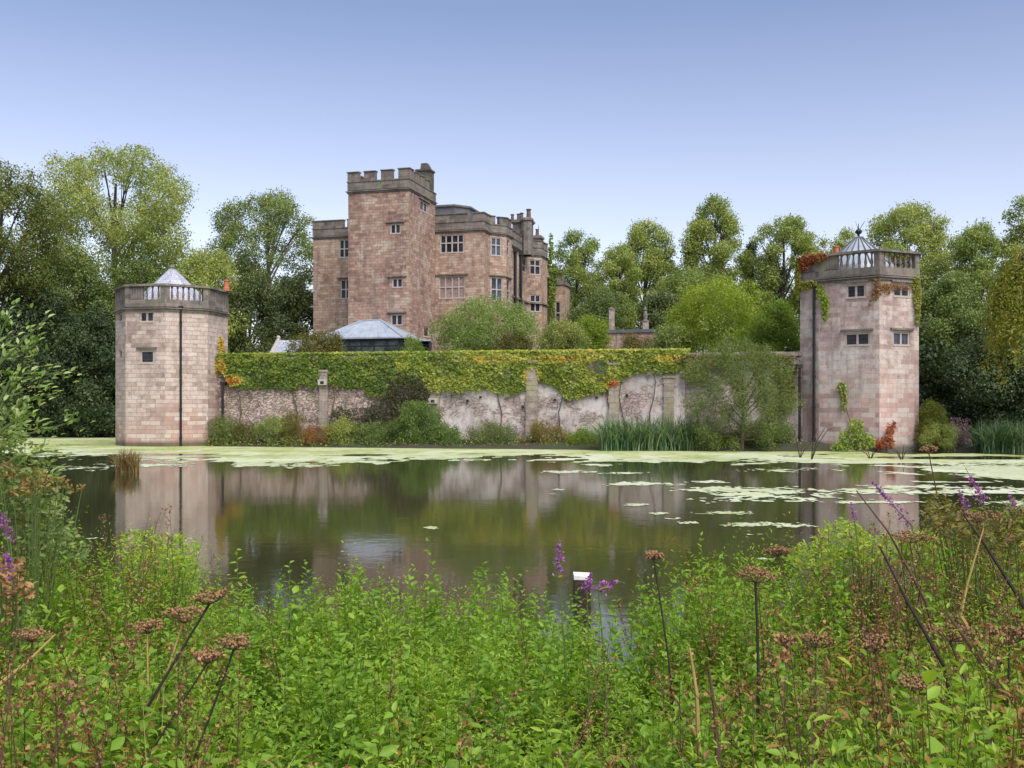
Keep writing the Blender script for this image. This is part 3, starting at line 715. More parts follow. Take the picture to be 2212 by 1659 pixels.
# two straight cast-iron pipes where the wall meets the towers
for px, py0, py1, a_, lab in ((481, 832, 958, .0, 'black waste pipe on the garden wall beside the slate-roofed tower'), (1727.5, 795, 972, .0, 'black waste pipe in the angle between garden wall and creeper-clad tower')):
    y = 66.9 if px < 600 else 60.2
    x = (px - 1106) / F * y; f = MB(); f.tube([(x, y, zat(py0, y)), (x, y, 0.0)], .085, 10)
    z = .7
    while z < zat(py0, y): f.lathe(x, y, [(.12, z), (.12, z + .1)], 10); z += 1.7
    f.prism([(x - .15, y - .12), (x + .15, y - .12), (x + .15, y + .4), (x - .15, y + .4)], zat(py0, y), zat(py0, y) + .22)
    tag(f.build('waste_pipe', M['iron']), lab, 'pipe')
# far low wall at the left end, behind the creeper
mb = MB(); q0 = P(505, 770, 73.5); q1 = P(640, 770, 73.0); zt_ = zat(764, 73.5)
for k in range(9):
    t0, t1 = k / 9, (k + 1) / 9; obox(mb, q0, q1, t0 * seg(q0, q1)[2], t1 * seg(q0, q1)[2] - .01, TERR - .1, zt_ - .15 - k * .02, 0, .4)
    obox(mb, q0, q1, t0 * seg(q0, q1)[2], t1 * seg(q0, q1)[2] - .015, zt_ - .15 - k * .02, zt_ - k * .02, .06, .46)
tag(mb.build('parapet_wall', M['rubble_stone']), 'short coped stone wall end behind the creeper, next to the slate-roofed tower', 'wall')

# ------------------------------------------------------------------ castle
cas = empty('castle', (C0[0], C0[1], TERR), 'red sandstone castle house with tall battlemented tower behind the garden wall', 'castle')
ZS_B, ZC_B, ZM_B = 17.8, 18.58, 19.42
ZS_T, ZC_T, ZM_T = 20.3, 21.12, 22.08
A = [cp(-5.4, 6.3), cp(-11.69, 6.3)]                                   # helper corners
def D(zx, zy): return 639.4 + .2812 * zx, 328.3 + .2812 * zy           # survey marks
def wspec(p0, p1, zx0, zx1, zy0, zy1):
    (x0, y0), (x1, y1) = D(zx0, zy0), D(zx1, zy1); a, ya = hit(p0, p1, x0); b, yb = hit(p0, p1, x1); ym = (ya + yb) / 2
    return [a, b, zat(y1, ym), zat(y0, ym)]
body = [cp(-11.69, 6.3), cp(-5.4, 6.3), cp(0, 6.3), cp(4.42, 6.3), cp(4.42, 8.1), cp(5.62, 9.3), cp(5.62, 11.1), cp(4.42, 12.3), cp(4.42, 21.2), cp(5.6, 22.4), cp(5.6, 24.8), cp(4.42, 26.0), cp(4.42, 31), cp(-11.69, 31)]
W = {}
def addw(key, p0, p1, marks, lights, transom, hood, glass='glass', minw=.3):
    s_ = wspec(p0, p1, *marks); L = seg(p0, p1)[2]
    s_[0] = max(s_[0], .12); s_[1] = min(s_[1], L - .1)
    if s_[1] - s_[0] < minw: return
    W.setdefault(key, []).append((s_, lights, transom, hood, glass))
bf = lambda k: (body[k], body[(k + 1) % len(body)])
addw(0, *bf(0), (330, 409, 672, 815), 2, .5, False); addw(0, *bf(0), (340, 424, 980, 1130), 2, .5, True)
addw(2, *bf(2), (1105, 1290, 635, 778), 4, .56, False); addw(2, *bf(2), (1096, 1300, 955, 1128), 4, .52, True, 'blocked')
addw(4, *bf(4), (1490, 1580, 658, 800), 2, .6, False, 'pale_glass'); addw(4, *bf(4), (1480, 1590, 962, 1150), 2, .5, True, 'pale_glass')
addw(5, *bf(5), (1598, 1640, 670, 800), 1, .6, False, 'pale_glass'); addw(5, *bf(5), (1598, 1645, 975, 1150), 1, .5, True, 'pale_glass')
addw(7, *bf(7), (1682, 1705, 770, 1130), 1, .5, False, 'pale_glass'); addw(7, *bf(7), (1740, 1768, 815, 930), 1, .5, False)
addw(8, *bf(8), (1795, 1890, 828, 945), 2, .6, False); addw(8, *bf(8), (1798, 1890, 1098, 1230), 2, .6, False)
mb = MB(); n = len(body)
for k in range(n):
    if k == 1: continue
    panel(mb, body[k], body[(k + 1) % n], TERR - .3, ZS_B, [s_[0] for s_ in W.get(k, [])], .25)
mb.poly([(x, y, ZS_B + .3) for x, y in body])
bw = mb.build('wall', M['castle_stone_warm'], cas)
for k, lst in W.items():
    for s_, lights, tr, hood, gl in lst:
        window(cas, *bf(k), s_[0], s_[1], s_[2], s_[3], lights, tr, hood, M[gl], M['pale_frame'] if gl != 'blocked' else M['frame_stone'], leads=False, hoodw=.3, label='mullioned window blocked with stone' if gl == 'blocked' else None)
# tower
tw = [cp(-5.4, 6.3), cp(-5.4, 0), cp(0, 0), cp(0, 6.3)]
TW = {1: [(wspec(tw[1], tw[2], 722, 805, 552, 632), 2, True), (wspec(tw[1], tw[2], 736, 820, 970, 1045), 2, True), (wspec(tw[1], tw[2], 727, 820, 1247, 1335), 2, True)],
      2: [(wspec(tw[2], tw[3], 955, 1012, 385, 465), 2, True), (wspec(tw[2], tw[3], 985, 1025, 1340, 1425), 1, False)]}
mb = MB()
for k in range(3): panel(mb, tw[k], tw[k + 1], TERR - .3, ZS_T, [s_[0] for s_ in TW.get(k, [])], .25)
panel(mb, tw[3], tw[0], ZS_B, ZS_T); mb.poly([(x, y, ZS_T + .3) for x, y in tw])
mb.build('tower_wall', M['castle_stone'], cas)
for k, lst in TW.items():
    for s_, lights, hood in lst: window(cas, tw[k], tw[k + 1], *s_, lights, None, hood, M['glass'], M['frame_stone'], leads=False, hoodw=.35)
# big quoins up the tower's front corner
mb = MB(); z = TERR; rr = random.Random(5); k = 0
while z < ZS_T - .3:
    h = rr.uniform(.3, .42); l1, l2 = (.55, .3) if k % 2 else (.3, .55)
    d1 = seg(tw[1], tw[2])[0]; d2 = seg(tw[2], tw[3])[0]; q = tw[2]
    ring(mb, [(q[0] - d1[0] * l1, q[1] - d1[1] * l1), q, (q[0] + d2[0] * l2, q[1] + d2[1] * l2)], z, z + h - .015, .018, .1, closed=False); z += h; k += 1
mb.build('quoins', M['castle_stone_warm'], cas)

def battlement(path, closed, zs, zc, zm, merl, mat='grey_stone'):
    mb = MB(); ring(mb, path, zs - .1, zs + .02, .08, .3, closed); ring(mb, path, zs + .02, zs + .16, .17, .3, closed, ztop_out=zs + .1)
    mb.build('string_course', M[mat], cas)
    mb = MB(); ring(mb, path, zs + .16, zc, .05, .4, closed)
    ring(mb, path, zc, zc + .09, .1, .45, closed)
    full = path + [path[0]] if closed else path
    rr = random.Random(len(path))
    for s0, s1 in merl:
        sp = subpath(full, s0, s1)
        if len(sp) < 2: continue
        e = rr.uniform(-.04, .04)
        ring(mb, sp, zc + .09, zm - .12 + e, .047, .38, False); sp2 = subpath(full, s0 - .05, s1 + .05) if s0 > .06 else sp
        ring(mb, sp2, zm - .12 + e, zm + e, .12, .45, False, ztop_out=zm - .05 + e)
    return mb.build('battlement', M[mat], cas)
Lf = 6.3
tp = [cp(-5.4, 6.3), cp(-5.4, 0), cp(0, 0), cp(0, 6.3)]
mer = [(.4, 1.4), (2.0, 2.9), (3.6, 4.5), (5.5, 6.3 + .95)] + [(6.3 + a, 6.3 + b_) for a, b_ in ((1.42, 2.42), (2.94, 3.94))] + [(6.3 + 4.46, 6.3 + 5.4 + .9), (12.3 + .9, 12.3 + 1.6), (14.4, 15.1), (15.8, 16.4)] + [(18.0 + 1.0 + i * 1.6, 18.0 + 2.0 + i * 1.6) for i in range(3)]
battlement(tp, True, ZS_T, ZC_T, ZM_T, mer)
per = [body[0], body[1]]
battlement([cp(-11.69, 12)] + per, False, ZS_B, ZC_B, ZM_B, [(.6, 1.6), (2.4, 3.4), (4.4, 5.7 + 2.95), (5.7 + 3.35, 5.7 + 6.25)])
rp = [cp(0, 6.3)] + body[3:12] + [cp(4.42, 31)]
acc = [0]
for i in range(len(rp) - 1): acc.append(acc[-1] + seg(rp[i], rp[i + 1])[2])
m_r = [(0.02, 3.05), (3.5, 4.42 + .9), (4.42 + 1.3, acc[2] + .55), (acc[2] + .95, acc[3] + .35), (acc[3] + .8, acc[3] + 1.5), (acc[4] + .2, acc[4] + 1.2)]
s_ = acc[5] + .6
while s_ < acc[6] - 1.2: m_r.append((s_, s_ + .9)); s_ += 1.5
m_r += [(acc[6] + .5, acc[7] + .45), (acc[7] + .95, acc[7] + 1.7), (acc[8] - .4, acc[8] + .9)]
battlement(rp, False, ZS_B, ZC_B, ZM_B, m_r)
# moulding half-way down the garden side, and labels over the bay windows
mb = MB(); lp = [cp(4.42, 12.6), body[8], body[9], body[10]]; zl = zat(616, cp(4.42, 16)[1]); ring(mb, lp, 12.95, 13.12, .16, .05, False); mb.build('string_course', M['grey_stone'], cas)
# stair turret on the tower
mb = MB(); ring(mb, [cp(-1.35, 5.0), cp(-.02, 5.0), cp(-.02, 6.25), cp(-1.35, 6.25)], ZS_T + .3, 23.0, -.06, .3)
t_ = [cp(-1.35, 5.0), cp(-.02, 5.0), cp(-.02, 6.25), cp(-1.35, 6.25)]
mb.prism(offset_path(t_, -.09, True), ZS_T + .3, 22.95)
mb.prism(offset_path(t_, .03, True), 22.95, 23.1)
ap1, ap2 = cp(-.68, 5.0), cp(-.68, 6.25)
o_ = offset_path(t_, -.04, True)
mb.hexa([(x, y, 23.1) for x, y in offset_path([cp(-.95, 5.0), cp(-.02, 5.0), cp(-.02, 5.7), cp(-.95, 5.7)], -.03, True)], [(x, y, 23.62) for x, y in offset_path([cp(-.95, 5.0), cp(-.25, 5.0), cp(-.25, 5.7), cp(-.95, 5.7)], -.08, True)])
mb.prism([cp(-1.75, 5.1), cp(-1.44, 5.1), cp(-1.44, 6.1), cp(-1.75, 6.1)], ZS_T + .3, 22.75)
mb.build('stair_turret', M['dark_stone'], cas)
# roof lantern, chimney stacks
mb = MB(); a_, b_ = u_at(937, 13), u_at(981, 13); y = cp(0, 13)[1]; zt_ = zat(441, y)
mb.prism([cp(a_, 13), cp(b_, 13), cp(b_ + 1.1, 14.3), cp(b_ + 1.1, 17), cp(a_, 17)], ZS_B + .3, zt_ - .18)
mb.prism(offset_path([cp(a_, 13), cp(b_, 13), cp(b_ + 1.1, 14.3), cp(b_ + 1.1, 17), cp(a_, 17)], .14, True), zt_ - .18, zt_); mb.build('roof_lantern', M['dark_lead'], cas)
def stack(px0, px1, v, ptop, zlow, pots, label=None, depth=1.1, oct_=False):
    a, b = u_at(px0, v), u_at(px1, v); y = cp((a + b) / 2, v)[1]; zt = zat(ptop, y); m_ = MB()
    pl_ = [cp(a, v), cp(b, v), cp(b, v + depth), cp(a, v + depth)]
    m_.prism(pl_, zlow, zt - .42); m_.prism(offset_path(pl_, .08, True), zt - .42, zt - .3); m_.prism(offset_path(pl_, .17, True), zt - .3, zt - .12); m_.prism(offset_path(pl_, .06, True), zt - .12, zt)
    if oct_:
        r = (b - a) * .0 + .55; c = cp(b - .35, v - .1); m_.lathe(c[0], c[1], [(r, zlow), (r, zt - .3), (r + .14, zt - .22), (r + .14, zt - .02), (r, zt + .06)], 8, .2)
    s__ = m_.build('chimney_stack', M['grey_stone'], cas)
    for (px, pt, rad) in pots:
        c = cp(u_at(px, v + .4), v + .4); z1 = zat(pt, c[1]); q = MB()
        q.lathe(c[0], c[1], [(rad * 1.1, zt - .05), (rad, zt + .1), (rad * .8, z1 - .12), (rad * 1.15, z1 - .08), (rad * 1.15, z1)], 10); q.build('chimney_pot', M['weathered_pot'] if rad < 0 else M['sooty_pot'], s__)
stack(1107, 1146, 19.5, 473.5, 17.5, [(1107, 463, .17), (1120, 462, .17), (1127, 460, .18), (1142, 452, .24)], oct_=True)
stack(1152, 1167, 27.5, 508, 17.5, [(1160, 495, .16)])
mb = MB(); c = cp(u_at(1160, 27.2), 27.9); mb.tube([(c[0], c[1], 19.8), (c[0], c[1], 21.9)], [.06, .03], 6); mb.lathe(c[0], c[1], [(.1, 20.6), (.16, 20.75), (.05, 20.9)], 8); mb.build('finial', M['grey_stone'], cas)
mb = MB(); mb.prism([cp(-9, 14), cp(2.6, 14), cp(2.6, 29), cp(-9, 29)], ZS_B + .2, ZS_B + .95); mb.build('roof', M['dark_lead'], cas)
# two black downpipes in the recess
for px in (1109.5, 1121.5):
    a, y = hit(body[7], body[8], px); d, n_, L = seg(body[7], body[8]); x = body[7][0] + d[0] * a + n_[0] * .18; yy = body[7][1] + d[1] * a + n_[1] * .18
    f = MB(); f.tube([(x, yy, 17.5), (x, yy, TERR)], .13, 8); f.prism([(x - .22, yy - .2), (x + .22, yy - .2), (x + .22, yy + .15), (x - .22, yy + .15)], 17.3, 17.75)
    f.build('downpipe', M['iron'], cas)
# lower wing at the far corner
v0 = 26.5; a, b = u_at(1160, v0), u_at(1219, v0); lw = [cp(a, v0), cp(b, v0), cp(b, v0 + 2.6), cp(a, v0 + 2.6)]; y = cp(b, v0)[1]; zt_ = zat(603, y)
mb = MB(); x0, yy0 = hit(lw[0], lw[1], 1199); x1, _ = hit(lw[0], lw[1], 1211)
hh = [(x0, x1, zat(700, yy0), zat(652, yy0))]
for k in range(4): panel(mb, lw[k], lw[(k + 1) % 4], TERR - .3, zt_ - .6, hh if k == 0 else [], .25)
mb.poly([(p[0], p[1], zt_ - .6) for p in lw]); ow = mb.build('low_wing', M['castle_stone_warm'], cas)
window(ow, lw[0], lw[1], *hh[0], 1, .5, False, leads=False)
mb = MB(); ring(mb, lw, zt_ - .6, zt_ - .45, .12, .3); ring(mb, lw, zt_ - .45, zt_ - .2, .03, .3)
for s0 in (.05, 1.0, 1.95, 2.7): obox(mb, lw[0], lw[1], s0, min(s0 + .6, seg(lw[0], lw[1])[2] - .01), zt_ - .2, zt_ + .25, .03, .3)
mb.build('battlement', M['grey_stone'], ow)
mb = MB(); ring(mb, [lw[0], lw[1]], 11.4, 11.56, .12, .02, False); mb.build('string_course', M['pale_frame'], ow)

# ------------------------------------------------------------------ conservatory
def gp(px, d): return ((px - 1106) / F * d, d)
cn = empty('conservatory', (*gp(800, 82), TERR), 'dark-framed glass garden room with low grey lead roof in front of the castle tower', 'conservatory')
y0 = 80.5; xl, xr = gp(700, y0)[0], gp(868, y0)[0]
def rot(x, y): return (x, y - (x - xl) * ST / CT * .9)
ze = zat(731, 80.0); P0, P1 = (xl, y0 + .0), rot(xr, y0)
d_, n_, L_ = seg(P0, P1); dep = 4.2
Q = [P0, P1, (P1[0] - n_[0] * dep, P1[1] - n_[1] * dep), (P0[0] - n_[0] * dep, P0[1] - n_[1] * dep)]
mb = MB()
for k in range(4):
    p, q = Q[k], Q[(k + 1) % 4]; L = seg(p, q)[2]; nb_ = max(3, int(L / .95))
    for j in range(nb_ + 1):
        c = min(max(L * j / nb_, .07), L - .07); obox(mb, p, q, c - .06, c + .06, TERR, ze - .22, .04, .08)
    obox(mb, p, q, .0, L - .0, TERR, TERR + .35, .02 + k * .003, .12); obox(mb, p, q, 0, L, ze - .22, ze - .02, .05 + k * .003, .14); obox(mb, p, q, 0, L, ze - .62, ze - .56, .035, .05)
mb.build('frame', M['dark_frame'], cn)
for k in range(4):
    p, q = Q[k], Q[(k + 1) % 4]; g_ = MB(); obox(g_, p, q, .05, seg(p, q)[2] - .05, TERR + .3, ze - .2, -.005, .012); g_.build('glazing', M['conservatory_glass'], cn)
ov = offset_path(Q, .28, True); zr_ = zat(694, 82.2)
def lp2(a, b, t): return (a[0] + (b[0] - a[0]) * t, a[1] + (b[1] - a[1]) * t)
m1, m2_ = lp2(ov[0], ov[3], .5), lp2(ov[1], ov[2], .5); r1, r2 = lp2(m1, m2_, .36), lp2(m1, m2_, .60)
mb = MB(); E = [(x, y, ze + .04) for x, y in ov]; R1 = (*r1, zr_); R2 = (*r2, zr_ + .05)
mb.poly([E[0], E[1], R2, R1]); mb.poly([E[1], E[2], R2]); mb.poly([E[2], E[3], R1, R2]); mb.poly([E[3], E[0], R1])
mb.prism(ov, ze - .06, ze + .03)
rf = mb.build('roof', M['roof_lead'], cn)
mb = MB()
for a, b in ((E[0], R1), (E[1], R2), (R1, R2), (E[2], R2), (E[3], R1)): mb.tube([(a[0], a[1], a[2] + .03), (b[0], b[1], b[2] + .03)], .05, 6)
for t in (.12, .24, .36, .48, .6, .72, .84):
    a = lp2(ov[0], ov[1], t); tt = min(max((t - .0), 0), 1); b = lp2(r1, r2, min(max((t - .2) / .6, 0), 1)); k = 1.0
    mb.tube([(a[0], a[1], ze + .06), (b[0], b[1], zr_ + .04)], .022, 4)
mb.build('roof_rolls', M['roof_lead'], rf)
# small slab-roofed porch right of it
pr = empty('garden_porch', (*gp(915, 83), TERR), 'small dark porch with thin flat lead roof at the foot of the castle tower', 'porch')
xa, xb = gp(890, 82.5)[0], gp(930, 82.5)[0]; zt_ = zat(737, 82.5)
mb = MB(); mb.box(xa, xb, 82.3, 84.6, zt_, zt_ + .12); mb.build('roof', M['roof_lead'], pr)
mb = MB()
for x in (xa + .1, (xa + xb) / 2, xb - .15): mb.box(x, x + .12, 82.5, 82.62, TERR, zt_)
mb.box(xa + .1, xb - .05, 84.3, 84.45, TERR, zt_); mb.box(xb - .12, xb - .04, 82.64, 84.28, TERR, zt_); mb.build('frame', M['dark_frame'], pr)

# slate-roofed outhouse left of the conservatory
oh = empty('outhouse', (*gp(625, 77), TERR), 'little stone outhouse with coped gables and pale slate roof, just left of the brown shrub', 'outhouse')
p0 = gp(586, 77.5); p1 = gp(665, 77.0); d_, n_, L_ = seg(p0, p1); dd = 3.0
q = [p0, p1, (p1[0] - n_[0] * dd, p1[1] - n_[1] * dd), (p0[0] - n_[0] * dd, p0[1] - n_[1] * dd)]
zee = zat(766, 77.5); zrr = zat(735, 79)
mb = MB(); mb.prism(q, TERR - .1, zee)
ma_, mb_2 = lp2(q[0], q[3], .5), lp2(q[1], q[2], .5)
mb.poly([(*q[3], zee), (*q[0], zee), (*ma_, zrr - .08)]); mb.poly([(*q[1], zee), (*q[2], zee), (*mb_2, zrr - .08)])
mb.build('wall', M['outhouse_stone'], oh)
mb = MB(); o2 = offset_path(q, .06, True); a, b = lp2(o2[0], o2[3], .5), lp2(o2[1], o2[2], .5)
mb.poly([(*o2[0], zee - .02), (*o2[1], zee - .02), (*b, zrr), (*a, zrr)]); mb.poly([(*o2[2], zee - .02), (*o2[3], zee - .02), (*a, zrr), (*b, zrr)]); mb.build('roof', M['outhouse_slate'], oh)
for (e0, e1, apx) in ((o2[0], o2[3], a), (o2[1], o2[2], b)):
    mb = MB()
    for e in (e0, e1):
        mb.tube([(e[0], e[1], zee + .02), (apx[0], apx[1], zrr + .1)], .13, 4)
    mb.lathe(apx[0], apx[1], [(.14, zrr + .1), (.16, zrr + .25), (.05, zrr + .35)], 8); mb.build('gable_coping', M['pale_frame'], oh)

# terrace balustrade wall and gate piers behind, right of the castle
bw_ = empty('terrace_wall', (*gp(1380, 92), TERR), 'dark-coped terrace wall under the gate piers, right of the castle', 'wall')
q0, q1 = gp(1300, 93), gp(1470, 91); zt_ = zat(711, 92); mb = MB(); L = seg(q0, q1)[2]
obox(mb, q0, q1, 0, L, TERR - .2, zt_ - .3, 0, .5); mb.build('wall', M['castle_stone'], bw_)
mb = MB(); obox(mb, q0, q1, 0, L, zt_ - .298, zt_ - .05, .12, .6); obox(mb, q0, q1, 0, L, zt_ - .05, zt_, .06, .55); mb.build('coping', M['dark_lead'], bw_)
def pier(px, ptop, wpx_, lab, slim):
    d = 94.5; x, y = gp(px, d); hw = wpx_ / F * d / 2; z1 = zat(ptop, d); z0 = zt_ - .5
    pm = MB(); pm.prism([(x - hw, y - hw), (x + hw, y - hw), (x + hw, y + hw), (x - hw, y + hw)], TERR, z1 - .5 * (z1 - z0) if not slim else z1 - .25)
    r = [(hw * 1.25, z1 - .5 * (z1 - z0)), (hw * 1.25, z1 - .45 * (z1 - z0)), (hw * .6, z1 - .42 * (z1 - z0)), (hw * .85, z1 - .28 * (z1 - z0)), (hw * .45, z1 - .12 * (z1 - z0)), (hw * .7, z1 - .08 * (z1 - z0)), (hw * .15, z1)]
    if slim: r = [(hw * 1.3, z1 - .25), (hw * 1.3, z1 - .12), (hw * .9, z1 - .1), (hw * .5, z1)]
    e = tag(bpy.data.objects.new('gate_pier', None), lab, 'gate pier', 'stone piers on the terrace wall'); COL.objects.link(e); e.location = (x, y, TERR)
    pm.build('shaft', M['pier_stone'], e); f = MB(); f.lathe(x, y, r, 12); f.build('urn' if not slim else 'cap', M['grey_stone'], e)
pier(1394, 664, 13, 'pale stone pier topped by a slim urn, standing over the terrace wall', False)
pier(1321, 664, 12, 'narrow dark square pier at the left end of the terrace wall', True)
# white curved bench back peeping over the garden wall
mb = MB(); y = 66.5; pts = [P(px, 771 - 8 * math.sin(math.pi * (px - 1365) / 75.0), y) for px in range(1365, 1441, 5)]
for k in range(len(pts) - 1):
    a, b = pts[k], pts[k + 1]; mb.hexa([(a[0], y, TERR), (b[0], y, TERR), (b[0], y + .08, TERR), (a[0], y + .08, TERR)], [(a[0], y, a[2]), (b[0], y, b[2]), (b[0], y + .08, b[2]), (a[0], y + .08, a[2])])
bo = mb.build('bench_back', M['bleached_wood']); o_ = tag(bpy.data.objects.new('garden_bench', None), 'white garden bench with curved back showing over the wall', 'bench'); COL.objects.link(o_); o_.location = (pts[7][0], y, TERR)
bo.parent = o_; bo.location = (-pts[7][0], -y, -TERR); bo.name = 'backrest'

# ------------------------------------------------------------------ vegetation helpers
def unit(v): return v / np.maximum(np.linalg.norm(v, axis=-1, keepdims=True), 1e-9)
def leaf_faces(C, Nr, size, aspect, R, droop=0.0):
    """one diamond-shaped folded leaf per point: 4 corners"""
    n = len(C); t = unit(np.cross(Nr, R.normal(size=(n, 3)))); b = np.cross(Nr, t)
    s = size[:, None]
    tip = C + t * s * .55 - np.array([0, 0, 1.]) * s * droop; base = C - t * s * .45
    l = C + b * s * aspect * .5 + Nr * s * .08; r = C - b * s * aspect * .5 + Nr * s * .08
    V = np.stack([base, r, tip, l], 1).reshape(-1, 3); Fq = np.arange(4 * n).reshape(n, 4)
    return V, Fq
def lobe_points(R, lobes, n, shell=.5, up=.35, rnd=.7):
    """points and normals on the fluffy shells of ellipsoid lobes (cx,cy,cz,rx,ry,rz)"""
    L = np.array(lobes, float); wgt = (L[:, 3] * L[:, 4] * L[:, 5]) ** (2 / 3.); pick = R.choice(len(L), n, p=wgt / wgt.sum())
    d = unit(R.normal(size=(n, 3))); rad = shell + (1 - shell) * R.rand(n) ** .6 + (R.rand(n) < .12) * R.rand(n) * .28
    Cn = L[pick, :3] + d * L[pick, 3:6] * rad[:, None]
    # thin out what lies deep inside the neighbouring lobes
    inside = np.zeros(n)
    for q in L:
        e = np.sum(((Cn - q[:3]) / q[3:6]) ** 2, 1); inside += (e < .3)
    keep = (inside == 0) | (R.rand(n) < .25)
    nr = unit(d + R.normal(size=(n, 3)) * rnd + np.array([0, 0, up]))
    return Cn[keep], nr[keep], rad[keep]
def foliage(seed, lobes, n, size, per=5, spread=1.6, aspect=.55, up=.35, rnd=.7, shell=.5, droop=0., tvar=.5, clump=1.0, tbase=.2):
    R = np.random.RandomState(seed)
    C, N_, rad = lobe_points(R, lobes, n, shell, up, rnd)
    m = len(C); ctint = R.rand(m)
    C = np.repeat(C, per, 0) + R.normal(size=(m * per, 3)) * size * spread * .5; N_ = unit(np.repeat(N_, per, 0) + R.normal(size=(m * per, 3)) * .5)
    s = size * R.uniform(.6, 1.3, m * per)
    V, Fq = leaf_faces(C, N_, s, aspect, R, droop)
    tint = np.clip(tbase + tvar * (.65 * np.repeat(ctint, per) + .35 * R.rand(m * per)), 0, 1)
    return V, Fq, tint
def joinf(parts):
    Vs, Fs, Ts, o = [], [], [], 0
    for V, Fq, T in parts: Vs.append(V); Fs.append(Fq + o); Ts.append(T); o += len(V)
    return np.concatenate(Vs), np.concatenate(Fs), np.concatenate(Ts)
def crown_lobes(R, cx, cy, z0, z1, rx, ry, n, shape='round', fill=.75, lr=(.26, .42), zs=.8):
    out = []; hgt = z1 - z0
    for i in range(n):
        t = (i + .5) / n
        if shape == 'round': prof = math.sqrt(max(0, 1 - (2 * t - 1) ** 2)) * .95 + .1
        elif shape == 'tall': prof = min(1, math.sin(math.pi * min(1, t * .8 + .22)) ** .7 + .05)
        elif shape == 'cone': prof = (1 - t) * .95 + .1
        elif shape == 'full': prof = min(1.0, math.sqrt(max(0, 1 - max(0, (t - .45) / .55) ** 2)) + .05)
        a = i * 2.39996 + R.uniform(-.5, .5); q = fill * R.uniform(.55, 1.0) * prof; k = R.uniform(lr[0] * .62, lr[1] * 1.02) * (0.65 + .35 * prof)
        r = k * (rx + ry) / 2
        out.append((cx + rx * q * math.cos(a) * (1 - k * .3), cy + ry * q * math.sin(a) * (1 - k * .3), z0 + hgt * (t * .92 + .04), r, r, min(r * zs * R.uniform(.8, 1.15), hgt * .3)))
    return out
def limbs(mb, R, base, top, lobes, r0, nb=10, lean=0.0):
    bx, by, bz = base; tx, ty, tz = top
    pts = []; n = 7
    for k in range(n + 1):
        t = k / n; pts.append((bx + (tx - bx) * t + math.sin(t * 5 + bx) * r0 * .5, by + (ty - by) * t, bz + (tz - bz) * t))
    mb.tube(pts, [r0 * (1.25 if k == 0 else (1 - .8 * k / n)) for k in range(n + 1)], 8)
    idx = list(range(len(lobes))); R.shuffle(idx)
    for i in idx[:nb]:
        l = lobes[i]; t = min(.92, max(.18, (l[2] - bz) / (tz - bz) * .72)); k = t * n; j = min(int(k), n - 1); f = k - j
        s = tuple(pts[j][q] * (1 - f) + pts[j + 1][q] * f for q in range(3)); e = (l[0], l[1], l[2] + l[5] * .4)
        m1 = tuple(s[q] * .55 + e[q] * .45 + (0, 0, r0 * .9)[q] for q in range(3)); ra = r0 * (1 - .75 * t) * .5
        mb.tube([s, m1, e], [ra, ra * .6, ra * .18], 5)
        for w_ in range(3):
            e2 = (e[0] + R.uniform(-1, 1) * l[3] * .8, e[1] + R.uniform(-1, 1) * l[3] * .8, e[2] + R.uniform(-.2, .9) * l[5]); mb.tube([m1, tuple((m1[q] + e2[q]) / 2 + (0, 0, .15)[q] for q in range(3)), e2], [ra * .4, ra * .25, ra * .08], 4)
SEED = [100]
def gz(x, y):
    # terrace inside the wall, else the ground
    if -18.5 < x < 22 and y > 69 - (x + 18.5) * .23: return TERR
    return float(ground_z(x, y))
def tree(label, px, ptop, hw, pbot, d, mat='leaf_mid', name='tree', cat='tree', shape='round', nl=26, n=3600, size=.26, per=5, group=None, bark='bark', lr=(.24, .4), shell=.45,
         trunk=True, droop=.1, depth=None, fill=.8, zs=.8, tb=.2, tv=.5, aspect=.55, up=.35, extra=(), seed=None, z_base=None):
    SEED[0] += 1; sd_ = seed or SEED[0]; R = np.random.RandomState(sd_)
    x, y, zt = P(px, ptop, d); zb = zat(pbot, d); rx = hw / F * d; ry = depth or rx
    lobes = crown_lobes(R, x, y, zb, zt, rx * 1.2, ry * 1.2, int(nl * 1.35), shape, fill, lr, zs); n = int(n * 1.5)
    for (ex, ey, er) in extra:
        c = P(ex, ey, d - ry * .2); r = er / F * d; lobes.append((c[0], c[1], c[2], r, r, r * .85))
    g0 = gz(x, y) if z_base is None else z_base
    root = empty(name, (x, y, g0), label, cat, group)
    V, Fq, T = foliage(sd_, lobes, int(n * 1.15), size * .86, per, 2.1, aspect, up, .7, shell, droop, tv, tbase=tb)
    if trunk:
        mb = MB(); r0 = max(.12, min(.62, (zt - g0) * .022)); limbs(mb, R, (x, y, g0 - .3), (x + R.uniform(-.1, .1) * rx, y, zb + (zt - zb) * .8), lobes, r0, min(nl, 16)); mb.build('trunk', M[bark], root)
    link('crown', npmesh('crown', V, Fq, T), M[mat], root)
    return root

